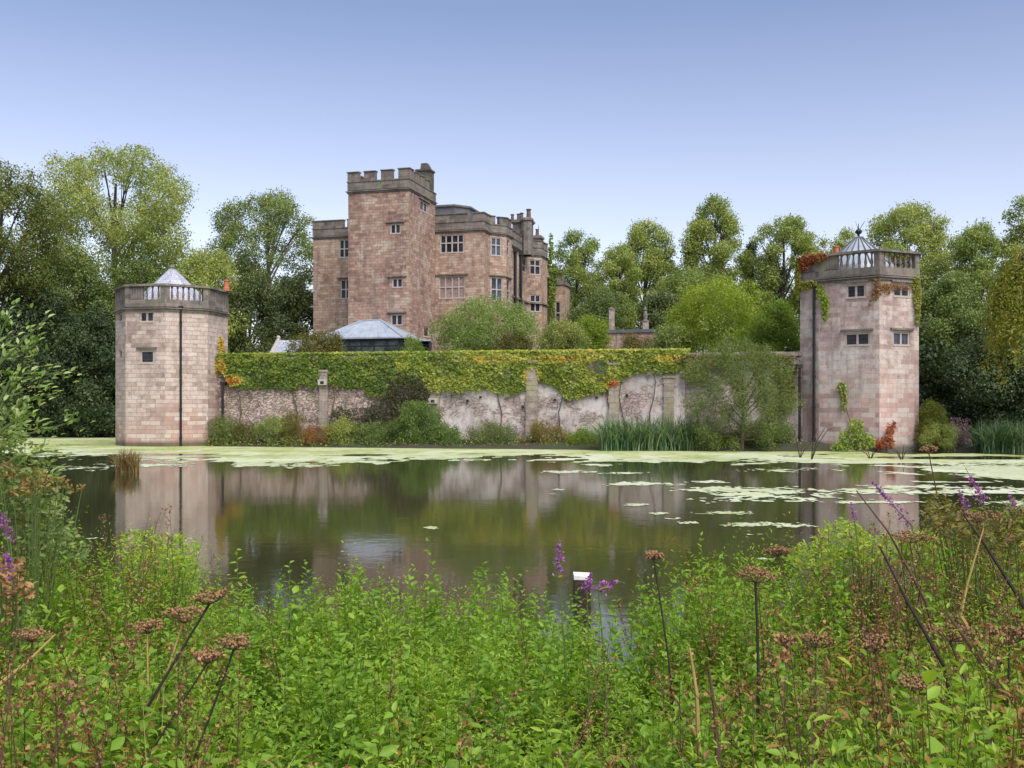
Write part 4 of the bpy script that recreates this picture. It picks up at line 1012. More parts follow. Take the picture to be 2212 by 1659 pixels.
# ------------------------------------------------------------------ trees
G1 = 'trees of the park behind the lake'
tree('tall dark oak at the left picture edge with yellowing lower boughs', -10, 372, 128, 640, 84, 'leaf_oak', 'oak_tree', group=G1, nl=34, n=4600, size=.26, shape='round', fill=.85, tb=.12, lr=(.2, .34))
tree('tallest tree, a broad airy lime with yellow-green top left of the slate-roofed tower', 262, 316, 168, 720, 97, 'leaf_lime', 'lime_tree', group=G1, nl=52, n=9500, size=.26, shape='full', fill=.86, lr=(.16, .29), tb=.18, tv=.6)
tree('dark lower tree between the oak at the edge and the tallest lime', 150, 520, 95, 930, 90, 'leaf_mid', group=G1, nl=30, n=5200, size=.26, shape='full', tb=.1, lr=(.24, .36))
tree('bushy green tree filling the gap just left of the slate cone roof', 300, 560, 110, 930, 92, 'leaf_mid', group=G1, nl=30, n=5200, size=.25, shape='full', tb=.14, lr=(.24, .36))
tree('yellowing lime bough tree directly behind the orange chimney pot', 455, 540, 78, 800, 91, 'leaf_lime', 'lime_tree', group=G1, nl=26, n=3600, size=.25, shape='round', tb=.22, tv=.65)
tree('rounded airy tree with visible limbs, standing alone against the sky left of the castle', 577, 420, 108, 660, 108, 'leaf_mid', 'maple_tree', group=G1, nl=40, n=4300, size=.26, shape='round', fill=.88, lr=(.16, .27), tb=.25, bark='pale_bark')
tree('dense deep-green tree right behind the slate-roofed tower, under the orange chimney pot', 540, 592, 72, 860, 93, 'leaf_dark', group=G1, nl=26, n=4600, size=.25, shape='full', tb=.35, lr=(.26, .4))
tree('dense deep-green tree against the left corner of the castle', 640, 590, 62, 860, 99, 'leaf_dark', group=G1, nl=26, n=4600, size=.25, shape='full', tb=.4, lr=(.26, .4))
tree('low black-green tree at the shore on the far left', 40, 600, 130, 945, 86.5, 'leaf_dark', group=G1, nl=34, n=7000, size=.27, shape='full', tb=.1, lr=(.24, .36))
tree('black-green tree overhanging the water just left of the slate-roofed tower', 205, 680, 90, 950, 87.5, 'leaf_dark', group=G1, nl=30, n=6000, size=.26, shape='full', tb=.12, lr=(.24, .36))
# right-hand side
tree('pale round lime next to the castle chimney, first of the row on the right', 1245, 500, 68, 760, 118, 'leaf_lime', 'lime_tree', group=G1, nl=28, n=4300, size=.27, shape='full', tb=.15, lr=(.2, .32))
tree('lime with pointed top above the urn pier', 1398, 476, 74, 735, 114, 'leaf_lime', 'lime_tree', group=G1, nl=34, n=4600, size=.27, shape='full', tb=.16, tv=.6, lr=(.18, .3), extra=((1340, 560, 34), (1440, 600, 36)))
tree('smaller yellow-tinged lime between the two piers', 1335, 530, 52, 730, 108, 'leaf_lime', 'lime_tree', group=G1, nl=20, n=2500, size=.25, shape='full', tb=.2, lr=(.22, .34))
tree('tall narrow lime, highest of the row between castle and right tower', 1541, 420, 74, 690, 112, 'leaf_lime', 'lime_tree', group=G1, nl=42, n=4800, size=.27, shape='tall', fill=.86, lr=(.17, .29), tb=.16, tv=.55)
tree('dark pointed conifer squeezed between two limes', 1621, 520, 30, 720, 116, 'leaf_dark', 'conifer_tree', group=G1, nl=20, n=2600, size=.24, shape='cone', tb=.0)
tree('lime with forked ragged top just left of the red chimney pot', 1694, 464, 72, 720, 108, 'leaf_lime', 'lime_tree', group=G1, nl=36, n=4600, size=.26, shape='full', fill=.86, tb=.13, tv=.6, lr=(.17, .29))
tree('low green lime in the gap behind the bright acer', 1480, 590, 70, 740, 106, 'leaf_lime', 'lime_tree', group=G1, nl=22, n=3000, size=.25, shape='full', tb=.14)
tree('green tree rising behind the urn pier, dark at its foot', 1300, 620, 70, 790, 104, 'leaf_mid', group=G1, nl=22, n=3000, size=.24, shape='full', tb=.1)
tree('dark low tree behind the right-hand pier', 1425, 640, 56, 760, 101, 'leaf_dark', group=G1, nl=20, n=2800, size=.24, shape='full', tb=.4)
tree('slight lime whose sprays show left of the spiked finial', 1810, 500, 62, 700, 100, 'leaf_lime', 'lime_tree', group=G1, nl=18, n=1300, size=.24, shape='round', tb=.2, lr=(.14, .24), fill=.95)
tree('big yellow-green lime rising right of the spiked finial', 1965, 438, 95, 760, 98, 'leaf_lime', 'lime_tree', group=G1, nl=40, n=5600, size=.26, shape='full', fill=.85, tb=.18, tv=.6, lr=(.17, .3))
tree('lime of middling height between the right tower and the picture edge', 2110, 478, 72, 800, 92, 'leaf_lime', 'lime_tree', group=G1, nl=30, n=4300, size=.25, shape='full', tb=.16, lr=(.2, .32))
tree('dense green tree close behind the right tower, above the dark hollow', 2060, 590, 100, 950, 76, 'leaf_mid', group=G1, nl=38, n=9000, size=.22, shape='full', tb=.14, lr=(.22, .34))
tree('tree cut by the right picture edge, leafy top against the sky', 2235, 415, 75, 760, 82, 'leaf_lime', group=G1, nl=30, n=4000, size=.24, shape='full', tb=.2)
tree('black-green thicket tree over the reeds at the right', 2170, 720, 125, 960, 70, 'leaf_dark', group=G1, nl=30, n=8000, size=.22, shape='full', tb=.15, lr=(.26, .38))
# weeping golden tree at the right edge: long hanging curtains of leaves
def weeping(label, px, ptop, pbot, hw, d, mat):
    R = np.random.RandomState(77); x, y, zt = P(px, ptop, d); rx = hw / F * d; zb = zat(pbot, d)
    root = empty('weeping_tree', (x, y, gz(x, y)), label, 'tree', G1); parts = []; mb = MB()
    mb.tube([(x + 2.6, y, gz(x, y) - .3), (x + 2.2, y, 5), (x, y, zt - 2)], [.3, .22, .12], 8)
    for k in range(150):
        a = R.uniform(0, 6.28); q = R.uniform(.2, 1) ** .6; sx, sy = x + rx * q * math.cos(a), y + rx * .8 * q * math.sin(a)
        top = zt - (zt - zb) * .42 * q ** 2.2 - R.uniform(0, .6); ln = R.uniform(1.6, 4.2) * (.6 + .5 * q); m_ = int(ln * 42)
        t = R.rand(m_); sw = R.uniform(.2, .55)
        C = np.stack([sx + R.normal(size=m_) * .22 + sw * t * math.cos(a), sy + R.normal(size=m_) * .22 + sw * t * math.sin(a), top - ln * t + R.normal(size=m_) * .05], 1)
        Nn = unit(np.stack([np.full(m_, math.cos(a)), np.full(m_, math.sin(a)), np.full(m_, .3)], 1) + R.normal(size=(m_, 3)) * .6)
        V, Fq = leaf_faces(C, Nn, R.uniform(.12, .24, m_), .45, R, .25); parts.append((V, Fq, np.clip(R.rand() * .5 + R.rand(m_) * .35 + .1, 0, 1)))
        if k % 6 == 0: mb.tube([(x, y, zt - 3), ((x + sx) / 2, (y + sy) / 2, max(top, zt - 3) + .2), (sx, sy, top - .3)], [.12, .07, .02], 4)
    mb.build('trunk', M['bark'], root); V, Fq, T = joinf(parts); link('crown', npmesh('crown', V, Fq, T), M[mat], root)
weeping('golden-green weeping tree hanging in at the right picture edge', 2222, 505, 830, 76, 55, 'leaf_gold')
# distant wood behind everything, reads as one mass
R = np.random.RandomState(9); lob = []
for k in range(130):
    px = -150 + 2500 * k / 129.; d = R.uniform(128, 150)
    if 660 < px < 1150: top = 800
    else: top = np.interp(px, [-150, 200, 480, 660, 1150, 1250, 1500, 1700, 2000, 2350], [520, 640, 640, 700, 700, 640, 620, 620, 600, 560])
    for t in (0, .33, .66, 1):
        c = P(px, top + R.uniform(0, 30) + t * (905 - top) * .9, d); r = R.uniform(2.6, 4.2); lob.append((c[0], c[1], c[2] - r, r * 1.25, r, r))
V, Fq, T = foliage(5, lob, 26000, .42, 4, 2.0, .6, tbase=.12)
tag(link('wood', npmesh('wood', V, Fq, T), M['leaf_mid']), 'distant belt of woodland behind the park trees', 'wood', kind='stuff')
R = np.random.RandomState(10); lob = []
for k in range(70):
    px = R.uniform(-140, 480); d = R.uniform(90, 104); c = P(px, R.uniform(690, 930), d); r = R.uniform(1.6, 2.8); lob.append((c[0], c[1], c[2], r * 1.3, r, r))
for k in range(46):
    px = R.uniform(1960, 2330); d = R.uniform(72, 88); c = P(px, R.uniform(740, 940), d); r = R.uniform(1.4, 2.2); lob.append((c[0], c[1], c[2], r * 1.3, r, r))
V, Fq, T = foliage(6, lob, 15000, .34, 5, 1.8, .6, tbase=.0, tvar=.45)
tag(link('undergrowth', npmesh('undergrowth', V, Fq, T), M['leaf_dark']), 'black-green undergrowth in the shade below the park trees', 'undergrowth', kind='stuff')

# ------------------------------------------------------------------ garden shrubs behind the wall
G2 = 'garden shrubs on the terrace'
tree('brownish-green rounded rose shrub left of the glass garden room', 683, 722, 62, 800, 72, 'leaf_russet', 'shrub', 'shrub', group=G2, nl=18, n=1900, size=.15, shape='full', per=5, lr=(.3, .42), tb=.2)
tree('loose yellow-green rose bush between the garden room and the porch', 890, 727, 24, 790, 76, 'leaf_fresh', 'shrub', 'shrub', group=G2, nl=12, n=700, size=.14, shape='full', lr=(.3, .45), tb=.4)
tree('spreading fresh-green small acer in front of the castle bay', 1052, 652, 108, 800, 76, 'leaf_fresh', 'small_tree', 'small tree', group=G2, nl=34, n=3800, size=.17, shape='round', lr=(.2, .32), tb=.3, tv=.6, fill=.85, extra=((985, 705, 34), (1130, 700, 36), (1040, 730, 40)))
tree('low reddish-dark shrub under the spreading acer', 1112, 724, 48, 800, 73, 'leaf_russet', 'shrub', 'shrub', group=G2, nl=14, n=1200, size=.14, shape='full', lr=(.3, .42), tb=.15)
tree('neat round dark-green bush right of the spreading acer', 1214, 697, 56, 800, 72, 'leaf_mid', 'shrub', 'shrub', group=G2, nl=22, n=2600, size=.14, shape='full', lr=(.28, .4), tb=.4)
tree('feathery light-green bush behind the neat round bush', 1276, 684, 46, 800, 76, 'leaf_bright', 'shrub', 'shrub', group=G2, nl=18, n=1700, size=.15, shape='full', lr=(.26, .38), tb=.2)
tree('low russet bush in front of the terrace wall', 1368, 728, 40, 800, 80, 'leaf_russet', 'shrub', 'shrub', group=G2, nl=12, n=1000, size=.15, shape='full', tb=.3)
tree('low spreading deep-green bush left of the bright acer', 1452, 706, 54, 800, 73, 'leaf_mid', 'shrub', 'shrub', group=G2, nl=18, n=1900, size=.15, shape='full', lr=(.28, .4), tb=.3)
tree('bright lime-green domed acer behind the garden wall', 1556, 612, 100, 780, 74, 'leaf_bright', 'small_tree', 'small tree', group=G2, nl=34, n=5600, size=.16, shape='full', lr=(.24, .36), tb=.35, tv=.5, fill=.85)
tree('green leafy bush beside the right tower, behind the wall', 1672, 652, 62, 800, 68, 'leaf_bright', 'shrub', 'shrub', group=G2, nl=24, n=3200, size=.15, shape='full', lr=(.26, .38), tb=.08)

# ------------------------------------------------------------------ plants at the foot of the wall
G3 = 'plants growing along the foot of the garden wall'
tree('tall willowy grey-green bush leaning on the wall left of the right tower', 1600, 738, 112, 985, 57.6, 'leaf_grey', 'willow_bush', 'bush', group=G3, nl=50, n=6000, size=.15, aspect=.24, shape='full', lr=(.13, .24), tb=.12, tv=.7, depth=1.6, z_base=0, zs=1.6, seed=321, fill=.82, extra=((1540, 770, 26), (1570, 748, 22), (1500, 800, 24), (1690, 800, 26), (1655, 770, 24), (1498, 870, 26), (1705, 870, 24)))
def wd(px): return hit(WL, WR, px)[1]
def bush(label, px, ptop, hw, mat, n=900, size=.13, aspect=.4, off=1.3, nl=12, tb=.2, name='bush', pb=968, cat='bush', depth=.9, shell=.45, up=.35):
    d = wd(px) - off if px < 1740 else off
    return tree(label, px, ptop, hw, min(pb, HZ + H * F / d - 1), d, mat, name, cat, group=G3, nl=nl, n=n, size=size, aspect=aspect, shape='full', lr=(.3, .46), tb=tb, depth=depth, trunk=False, z_base=0, shell=shell, up=up)
bush('dark bluish buddleia clump at the foot of the slate-roofed tower', 482, 904, 38, 'leaf_grey', 1000, .14, .25, 1.6)
bush('dusty greyish bush right of the waste pipe', 530, 915, 26, 'leaf_russet', 500, .12, .3, 1.4)
bush('green bush before the rubble wall, left of the first buttress', 590, 905, 42, 'leaf_mid', 1000, .13, .35, 1.5, tb=.3)
bush('upright plant with yellow-brown tops left of the first buttress', 632, 892, 26, 'leaf_russet', 600, .12, .3, 1.2, tb=.45)
bush('reddish-brown dock clump at the first buttress', 688, 925, 40, 'leaf_withered', 650, .11, .35, 1.7)
bush('bright green bush just right of the first buttress', 745, 905, 40, 'leaf_mid', 1000, .13, .4, 1.5, tb=.4)
bush('dark green bush below the hanging dead vine', 812, 915, 46, 'leaf_mid', 1000, .13, .35, 1.6, tb=.15)
bush('tall fresh green elder at the dark gap in the creeper', 905, 872, 58, 'leaf_fresh', 1800, .13, .4, 1.6, 18, tb=.15)
bush('spreading green elder skirt reaching right of the dark gap', 960, 920, 48, 'leaf_fresh', 900, .13, .4, 1.8, tb=.1)
bush('grey-leaved low bush under the rendered wall', 1062, 918, 60, 'leaf_grey', 1300, .12, .3, 1.5, tb=.1)
bush('yellow-brown weedy clump under the middle buttress', 1180, 918, 56, 'leaf_russet', 1200, .12, .3, 1.5, tb=.5)
bush('bright low bush left of the iris clump', 1262, 930, 38, 'leaf_bright', 800, .12, .4, 1.8, tb=.1)
bush('low green bush right of the iris clump', 1560, 935, 42, 'leaf_bright', 800, .12, .4, 2.2, tb=.1)
bush('dark green bush filling the corner beside the creeper-clad tower', 1655, 915, 62, 'leaf_mid', 1500, .13, .35, 1.6, 14, tb=.15)
0 and bush('leafy green vine bush at the foot of the creeper-clad tower', 1846, 922, 40, 'leaf_bright', 800, .14, .6, 56.4, 12, tb=.15, name='vine_bush')
0 and bush('dark red vine clump at the right foot of the creeper-clad tower', 1912, 938, 24, 'leaf_red', 330, .13, .6, 56.6, 8, tb=.1, name='vine_bush')
bush('yellow-green conical shrub right of the creeper-clad tower', 2014, 868, 34, 'leaf_gold', 1500, .13, .35, 58.5, 16, tb=.05)
bush('olive grassy bush low beside the right tower', 2030, 915, 36, 'leaf_lime', 800, .12, .3, 57.6, 10, tb=.2)
for px in (745, 850, 1010, 1120, 1230, 640, 560, 1700):
    d = wd(px) - 2.3; 
V, Fq, T = [], [], []
R = np.random.RandomState(44); n_ = 9000; pxs = R.uniform(440, 1735, n_); dd_ = np.array([wd(p) for p in pxs]) - R.uniform(.2, 2.9, n_)
C = np.stack([(pxs - 1106) / F * dd_, dd_, np.abs(R.normal(size=n_)) * .28 + .04], 1)
V, Fq = leaf_faces(C, unit(R.normal(size=(n_, 3)) * .7 + np.array([0, -.3, .6])), R.uniform(.08, .2, n_), .35, R)
tag(link('bank_weeds', npmesh('bank_weeds', V, Fq, R.rand(n_)), M['leaf_mid']), 'low weeds along the waterline below the garden wall', 'weeds', kind='stuff')

# strap-leaved clumps
def straps(R, cx, cy, rx, ry, n, h, w_, lean=.35, z0=0.0, seg_=4):
    x = cx + rx * (R.rand(n) * 2 - 1) ; y = cy + ry * (R.rand(n) * 2 - 1); a = R.rand(n) * 6.28; L = h * R.uniform(.6, 1.1, n); ln = np.abs(R.normal(size=n)) * lean + .05
    fa = R.rand(n) * 3.14; V = []; 
    for k in range(seg_ + 1):
        t = k / seg_; r = L * ln * t ** 1.9 * 1.1; z = z0 + L * t * (1 - .35 * ln * t ** 2); ww = w_ * (1 - t ** 2 * .9) * .5
        c = np.stack([x + r * np.cos(a), y + r * np.sin(a), z], 1); o = np.stack([np.cos(fa) * ww, np.sin(fa) * ww, np.zeros(n)], 1)
        V += [c - o, c + o]
    V = np.stack(V, 1).reshape(-1, 3); m_ = 2 * (seg_ + 1); F_ = []
    for k in range(seg_): F_.append(np.stack([np.arange(n) * m_ + 2 * k + j for j in (0, 1, 3, 2)], 1))
    return V, np.concatenate(F_), np.tile(R.rand(n), seg_)
def strap_clump(name, label, px0, px1, d, h, n, mat='leaf_strap', w_=.05, ry=.7, cat='reeds', lean=.35, group=G3):
    R = np.random.RandomState(n); a, b = (px0 - 1106) / F * d, (px1 - 1106) / F * d; c = (a + b) / 2
    V, Fq, T = straps(R, c, d, (b - a) / 2, ry, n, h, w_, lean)
    root = empty(name, (c, d, 0), label, cat, group); link('leaves', npmesh('leaves', V, Fq, T), M[mat], root)
strap_clump('iris_clump', 'broad clump of tall arching green iris leaves under the rendered wall', 1296, 1516, 58.6, 2.15, 1500, w_=.06, lean=.6)
strap_clump('reed_clump', 'grey-green reed clump at the right picture edge, by the shore', 2112, 2260, 57.0, 1.9, 1300, w_=.05, lean=.6)
strap_clump('sedge_tussock', 'brown sedge tussock standing alone in the water at the left', 255, 296, 38.2, .95, 420, 'leaf_sedge', .025, .3, 'sedge', .45, None)
# pink willowherb by the right shore
R = np.random.RandomState(61); d = 59.0; parts = []
for k in range(46):
    px = R.uniform(2038, 2092); x = (px - 1106) / F * d; y = d + R.uniform(-.8, .8); h = R.uniform(.9, 1.9); m_ = 30; t = R.rand(m_)
    C = np.stack([x + R.normal(size=m_) * .07, y + R.normal(size=m_) * .07, h * (.35 + .65 * t)], 1)
    Vq, Fq = leaf_faces(C, unit(R.normal(size=(m_, 3))), R.uniform(.07, .14, m_), .7, R); parts.append((Vq, Fq, R.rand(m_)))
V, Fq, T = joinf(parts); root = empty('willowherb_clump', (P(2065, 900, d)[0], d, 0), 'dusty pink flowering willowherb clump by the right shore', 'wildflowers', G3)
link('blossoms', npmesh('blossoms', V, Fq, T), M['petal_pink'], root)
mb = MB(); R2 = random.Random(1)
for k in range(24): x = P(R2.uniform(2038, 2092), 900, d)[0]; yy = d + R2.uniform(-.7, .7); mb.tube([(x, yy, -.05), (x + R2.uniform(-.1, .1), yy, R2.uniform(.6, 1.2))], .012, 4)
mb.build('stems', M['green_stem'], root)

# ------------------------------------------------------------------ creepers
def creeper_wall():
    R = np.random.RandomState(31); d, nrm, L = seg(WL, WR)
    bx2 = [478, 500, 545, 600, 640, 690, 697, 709, 715, 790, 802, 850, 870, 925, 932, 1000, 1050, 1100, 1138, 1142, 1160, 1166, 1185, 1210, 1230, 1290, 1322, 1340, 1352, 1400, 1440, 1480]
    by2 = [800, 832, 842, 842, 834, 832, 800, 800, 832, 838, 852, 858, 825, 840, 847, 848, 846, 853, 846, 800, 800, 822, 826, 848, 866, 856, 840, 832, 818, 802, 812, 800]
    n = 26000; px = R.uniform(474, 1490, n); a = np.array([hit(WL, WR, p)[0] for p in px]); x = WL[0] + d[0] * a; y = WL[1] + d[1] * a
    bot = np.interp(px, bx2, by2); zb = H - (bot - HZ) / F * y; zt = WTOP + .10
    z = zt - (zt - zb) * R.rand(n) ** .95 + (vn.fbm(a * 1.3, a * 0 + 3) - .5) * .5 + (vn2.fbm(a * 4, a * 0 + 8, 2) - .5) * .5 * R.rand(n)
    z = np.minimum(z, zt + .06); e = vn.fbm(a * .9, z * 1.1); thin = np.clip((px - 1340) / 160, 0, 1)
    keep = (R.rand(n) > thin * .75 * (e < .55)) & ((vn2.fbm(a * 1.6 + 20, z * 2.2) > .36) | (R.rand(n) < .3))
    outw = .22 + .30 * vn2.fbm(a * .7, z * .8) + .3 * (vn.fbm(a * 3, z * 3) - .4) * np.clip((z - zb) / 1.2, .25, 1) + R.rand(n) * .08
    topmask = R.rand(n) < .16; z = np.where(topmask, zt + R.rand(n) * .1 + .03, z); outw = np.where(topmask, R.uniform(-.45, .55, n), outw)
    C = np.stack([x + nrm[0] * outw, y + nrm[1] * outw, z], 1)[keep]
    N_ = unit(np.array([nrm[0], nrm[1], .55]) + R.normal(size=(n, 3)) * .45)[keep]
    V, Fq = leaf_faces(C, N_, R.uniform(.10, .21, len(C)), .85, R, .1)
    # autumn colour comes in patches of its own
    pk, zk, ak = px[keep], z[keep], a[keep]; base = -.10 + .42 * vn.fbm(ak * .35, zk * .5 + 4) + .34 * R.rand(len(C)) + .22 * (vn2.fbm(ak * 2.2, zk * 2.2) - .5) + .12 * np.clip((zk - 5.2) / .5, 0, 1) - .12 * np.clip((1000 - pk) / 400, 0, 1)
    pyk = HZ - (zk - H) * F / y[keep]
    def spot(cx, cy, rx, ry, s): return s * np.clip(1.3 - ((pk - cx) / rx) ** 2 - ((pyk - cy) / ry) ** 2, 0, 1)
    base += spot(507, 822, 26, 13, .7) + spot(484, 790, 12, 24, .55) + spot(1150, 812, 22, 22, .45) + spot(1328, 832, 16, 12, .65) + spot(1200, 777, 90, 8, .28) + spot(870, 790, 20, 14, .25) + spot(1440, 775, 40, 8, .35) + spot(1050, 779, 70, 5, .25)
    base -= spot(1298, 793, 18, 16, .5)
    root = empty('creeper', (WL[0] + 17 * d[0], WL[1] + 17 * d[1], 0), 'yellow-green autumn-tinged creeper draped along the top of the garden wall', 'creeper')
    link('leaves', npmesh('leaves', V, Fq, np.clip(base, 0, 1)), M['leaf_creeper'], root)
    for px_ in (520, 640, 720, 930, 1080, 1151, 1215, 1320, 1345, 1410):
        a0, yy = hit(WL, WR, px_); p = [(WL[0] + d[0] * (a0 + math.sin(t * 7 + px_) * .2) + nrm[0] * .33, WL[1] + d[1] * (a0) + nrm[1] * .33, .3 + t * 4.6) for t in (0, .2, .4, .6, .8, 1)]
        mb = MB(); mb.tube(p, [.05, .04, .035, .03, .025, .02], 5); mb.build('stem', M['bark'], root)
creeper_wall()
def scatter_px(name, label, cat, region, d, mat, n, size, aspect=.6, off=0, tb=.2, tv=.6, seed=1, stems=(), group=None, nz=.4):
    """leaves over a vertical surface whose place is given by f(px)->(depth); region: list of ellipses cx,cy,rx,ry"""
    R = np.random.RandomState(seed); A_ = np.array(region, float); wg = A_[:, 2] * A_[:, 3]; k = R.choice(len(A_), n, p=wg / wg.sum())
    th = R.rand(n) * 6.28; q = np.sqrt(R.rand(n)); px = A_[k, 0] + A_[k, 2] * q * np.cos(th); py = A_[k, 1] + A_[k, 3] * q * np.sin(th)
    dd = np.array([d(p) for p in px]) - off - R.rand(n) * nz; C = np.stack([(px - 1106) / F * dd, dd, H - (py - HZ) / F * dd], 1)
    N_ = unit(np.array([0, -1, .5]) + R.normal(size=(n, 3)) * .5); V, Fq = leaf_faces(C, N_, R.uniform(.6, 1.3, n) * size, aspect, R, .15)
    root = empty(name, tuple(C.mean(0)), label, cat, group); link('leaves', npmesh('leaves', V, Fq, np.clip(tb + tv * R.rand(n), 0, 1)), M[mat], root)
    if stems:
        for pl_ in stems: mb = MB(); mb.tube([P(a, b, d(a) - off - .02) for a, b in pl_], .025, 5); mb.build('stem', M['bark'], root)
def dwall(p): return hit(WL, WR, p)[1] - .35
scatter_px('dead_vine', 'dark brown-green mass of old vine hanging below the creeper beside the tall elder', 'vine', [(880, 850, 46, 42), (850, 885, 56, 36), (780, 905, 48, 26), (905, 875, 24, 44), (735, 900, 22, 22), (820, 925, 70, 26)], dwall, 'leaf_dark_vine', 5200, .16, .4, tb=.1, nz=.6,
           stems=[((870 + i * 9, 812), (868 + i * 9 - 3 * i, 860), (860 + i * 6, 930)) for i in range(7)] + [((800 + i * 14, 850), (790 + i * 14, 900), (786 + i * 15, 950)) for i in range(5)])
scatter_px('wall_ivy', 'thin olive and brown ivy over the wall top behind the tall willowy bush', 'creeper', [(1530, 778, 70, 14), (1640, 772, 80, 9), (1695, 800, 26, 30), (1700, 850, 18, 40), (1500, 810, 30, 18)], dwall, 'leaf_russet', 2600, .15, .7, tb=.1, tv=.8, seed=33, nz=.3)
def onface(V, k):
    p0, p1 = V[k], V[(k + 1) % 8]
    return lambda px: hit(p0, p1, px)[1] - .03
scatter_px('climbing_vine', 'golden-orange strip of creeper climbing the right side of the slate-roofed tower', 'creeper', [(479, 765, 7, 34), (474, 790, 9, 24), (484, 785, 11, 20), (477, 745, 5, 20)], onface(VL, 1), 'leaf_creeper', 900, .15, .8, .02, .58, .3, 4, nz=.12)
dR = lambda px: (onface(VR, 6)(px) if px < VR_px[0] else onface(VR, 7)(px) if px < VR_px[1] else onface(VR, 0)(px))
VR_px = [1106 + VR[7][0] / VR[7][1] * F, 1106 + VR[0][0] / VR[0][1] * F]
GV = 'creepers on the right tower'
scatter_px('red_creeper', 'scarlet creeper over the left end of the right tower balustrade', 'creeper', [(1738, 566, 15, 16), (1757, 560, 15, 13), (1776, 553, 12, 9), (1728, 575, 6, 18)], dR, 'leaf_red', 520, .13, .8, .12, .1, .9, 5, group=GV, nz=.15)
scatter_px('yellow_creeper', 'yellow creeper hanging down the left corner of the right tower', 'creeper', [(1723, 600, 6, 48), (1735, 617, 16, 9), (1752, 612, 14, 6)], dR, 'leaf_gold', 620, .15, .8, .12, .35, .6, 6, group=GV, nz=.15)
scatter_px('green_vine', 'bright green vine trailing right of the downpipe on the right tower', 'creeper', [(1772, 630, 9, 16), (1781, 655, 10, 22), (1783, 680, 6, 14)], dR, 'leaf_bright', 420, .14, .8, .06, .45, .5, 7, group=GV, nz=.12)
scatter_px('brown_vine', 'brownish gold vine trailing over the upper right windows of the right tower', 'creeper', [(1905, 628, 20, 10), (1925, 618, 26, 5), (1890, 640, 7, 10), (1945, 622, 22, 5), (1897, 612, 9, 14), (1880, 655, 4, 6)], dR, 'leaf_withered', 420, .14, .6, .05, .2, .7, 8, group=GV, nz=.12)
scatter_px('yellow_creeper', 'yellow-green creeper down the right-hand corner of the right tower', 'creeper', [(1981, 628, 9, 34), (1984, 670, 5, 36), (1974, 612, 14, 10)], lambda p: VR[1][1] - .1, 'leaf_gold', 520, .15, .8, .0, .15, .6, 9, group=GV, nz=.3)
scatter_px('green_vine', 'green vine patch half-way up the front of the right tower above a bare stem', 'creeper', [(1819, 840, 11, 16), (1823, 862, 8, 14), (1821, 880, 5, 10)], dR, 'leaf_mid', 330, .14, .8, .05, .4, .6, 10, group=GV, nz=.12, stems=[((1821, 860), (1830, 890), (1838, 915), (1846, 960)), ((1846, 960), (1852, 930), (1858, 905))])
scatter_px('vine_bush', 'leafy green vine bush at the foot of the right tower, under the bare stem', 'vine', [(1846, 958, 46, 14), (1842, 940, 30, 16), (1850, 920, 16, 18), (1815, 966, 22, 8), (1872, 950, 18, 14)], lambda p: 57.4, 'leaf_bright', 1100, .15, .8, 0, .05, .8, 21, group=GV, nz=.9)
scatter_px('vine_bush', 'ragged dark red vine at the right foot of the right tower', 'vine', [(1912, 958, 22, 14), (1922, 935, 9, 22), (1895, 962, 16, 10), (1930, 920, 5, 12)], lambda p: 57.6, 'leaf_red', 420, .14, .8, 0, .0, .9, 22, group=GV, nz=.6)
scatter_px('balcony_ferns', 'small ferns and brown weeds growing between the right tower balusters', 'plant', [(1950, 556, 22, 8), (1925, 560, 8, 6)], lambda p: onface(VR, 0)(min(max(p, 1912), 1982)) + .5, 'leaf_withered', 160, .12, .5, 0, .2, .7, 11, group=GV, nz=.2)
scatter_px('ivy', 'thin green ivy creeping up the far corner of the castle', 'ivy', [(1190, 560, 5, 60), (1196, 600, 7, 30), (1193, 660, 7, 60)], lambda p: cp(6.3, 26.2)[1], 'leaf_bright', 700, .3, .8, 0, .0, .6, 12, nz=.3)
# drowned dead twigs before the right tower
G4 = 'dead twigs standing in the water before the right tower'
rr = random.Random(8)
for px, py, d, hh, lab in ((1728, 985, 50, .9, 'upright forked dead twig in the water below the wall corner pipe'), (1752, 990, 48, 1.9, 'long bent dead branch in the water before the tower downpipe'), (1880, 985, 49, .6, 'dead twig in the water before the dark red vine clump'), (1948, 988, 48, .8, 'dead twig in the water before the tower right corner')):
    x = (px - 1106) / F * d; mb = MB()
    for k in range(4):
        dx = rr.uniform(.1, .9) * hh * (1 if k % 2 == 0 or hh > 1.5 else -1); mb.tube([(x, d, -.1), (x + dx * .35, d, hh * rr.uniform(.3, .5)), (x + dx, d + .1, hh * rr.uniform(.6, 1)), (x + dx * 1.5, d, hh * rr.uniform(.4, .8))], [.025, .02, .014, .006], 4)
    tag(mb.build('dead_twig', M['black_stem']), lab, 'twig', G4)

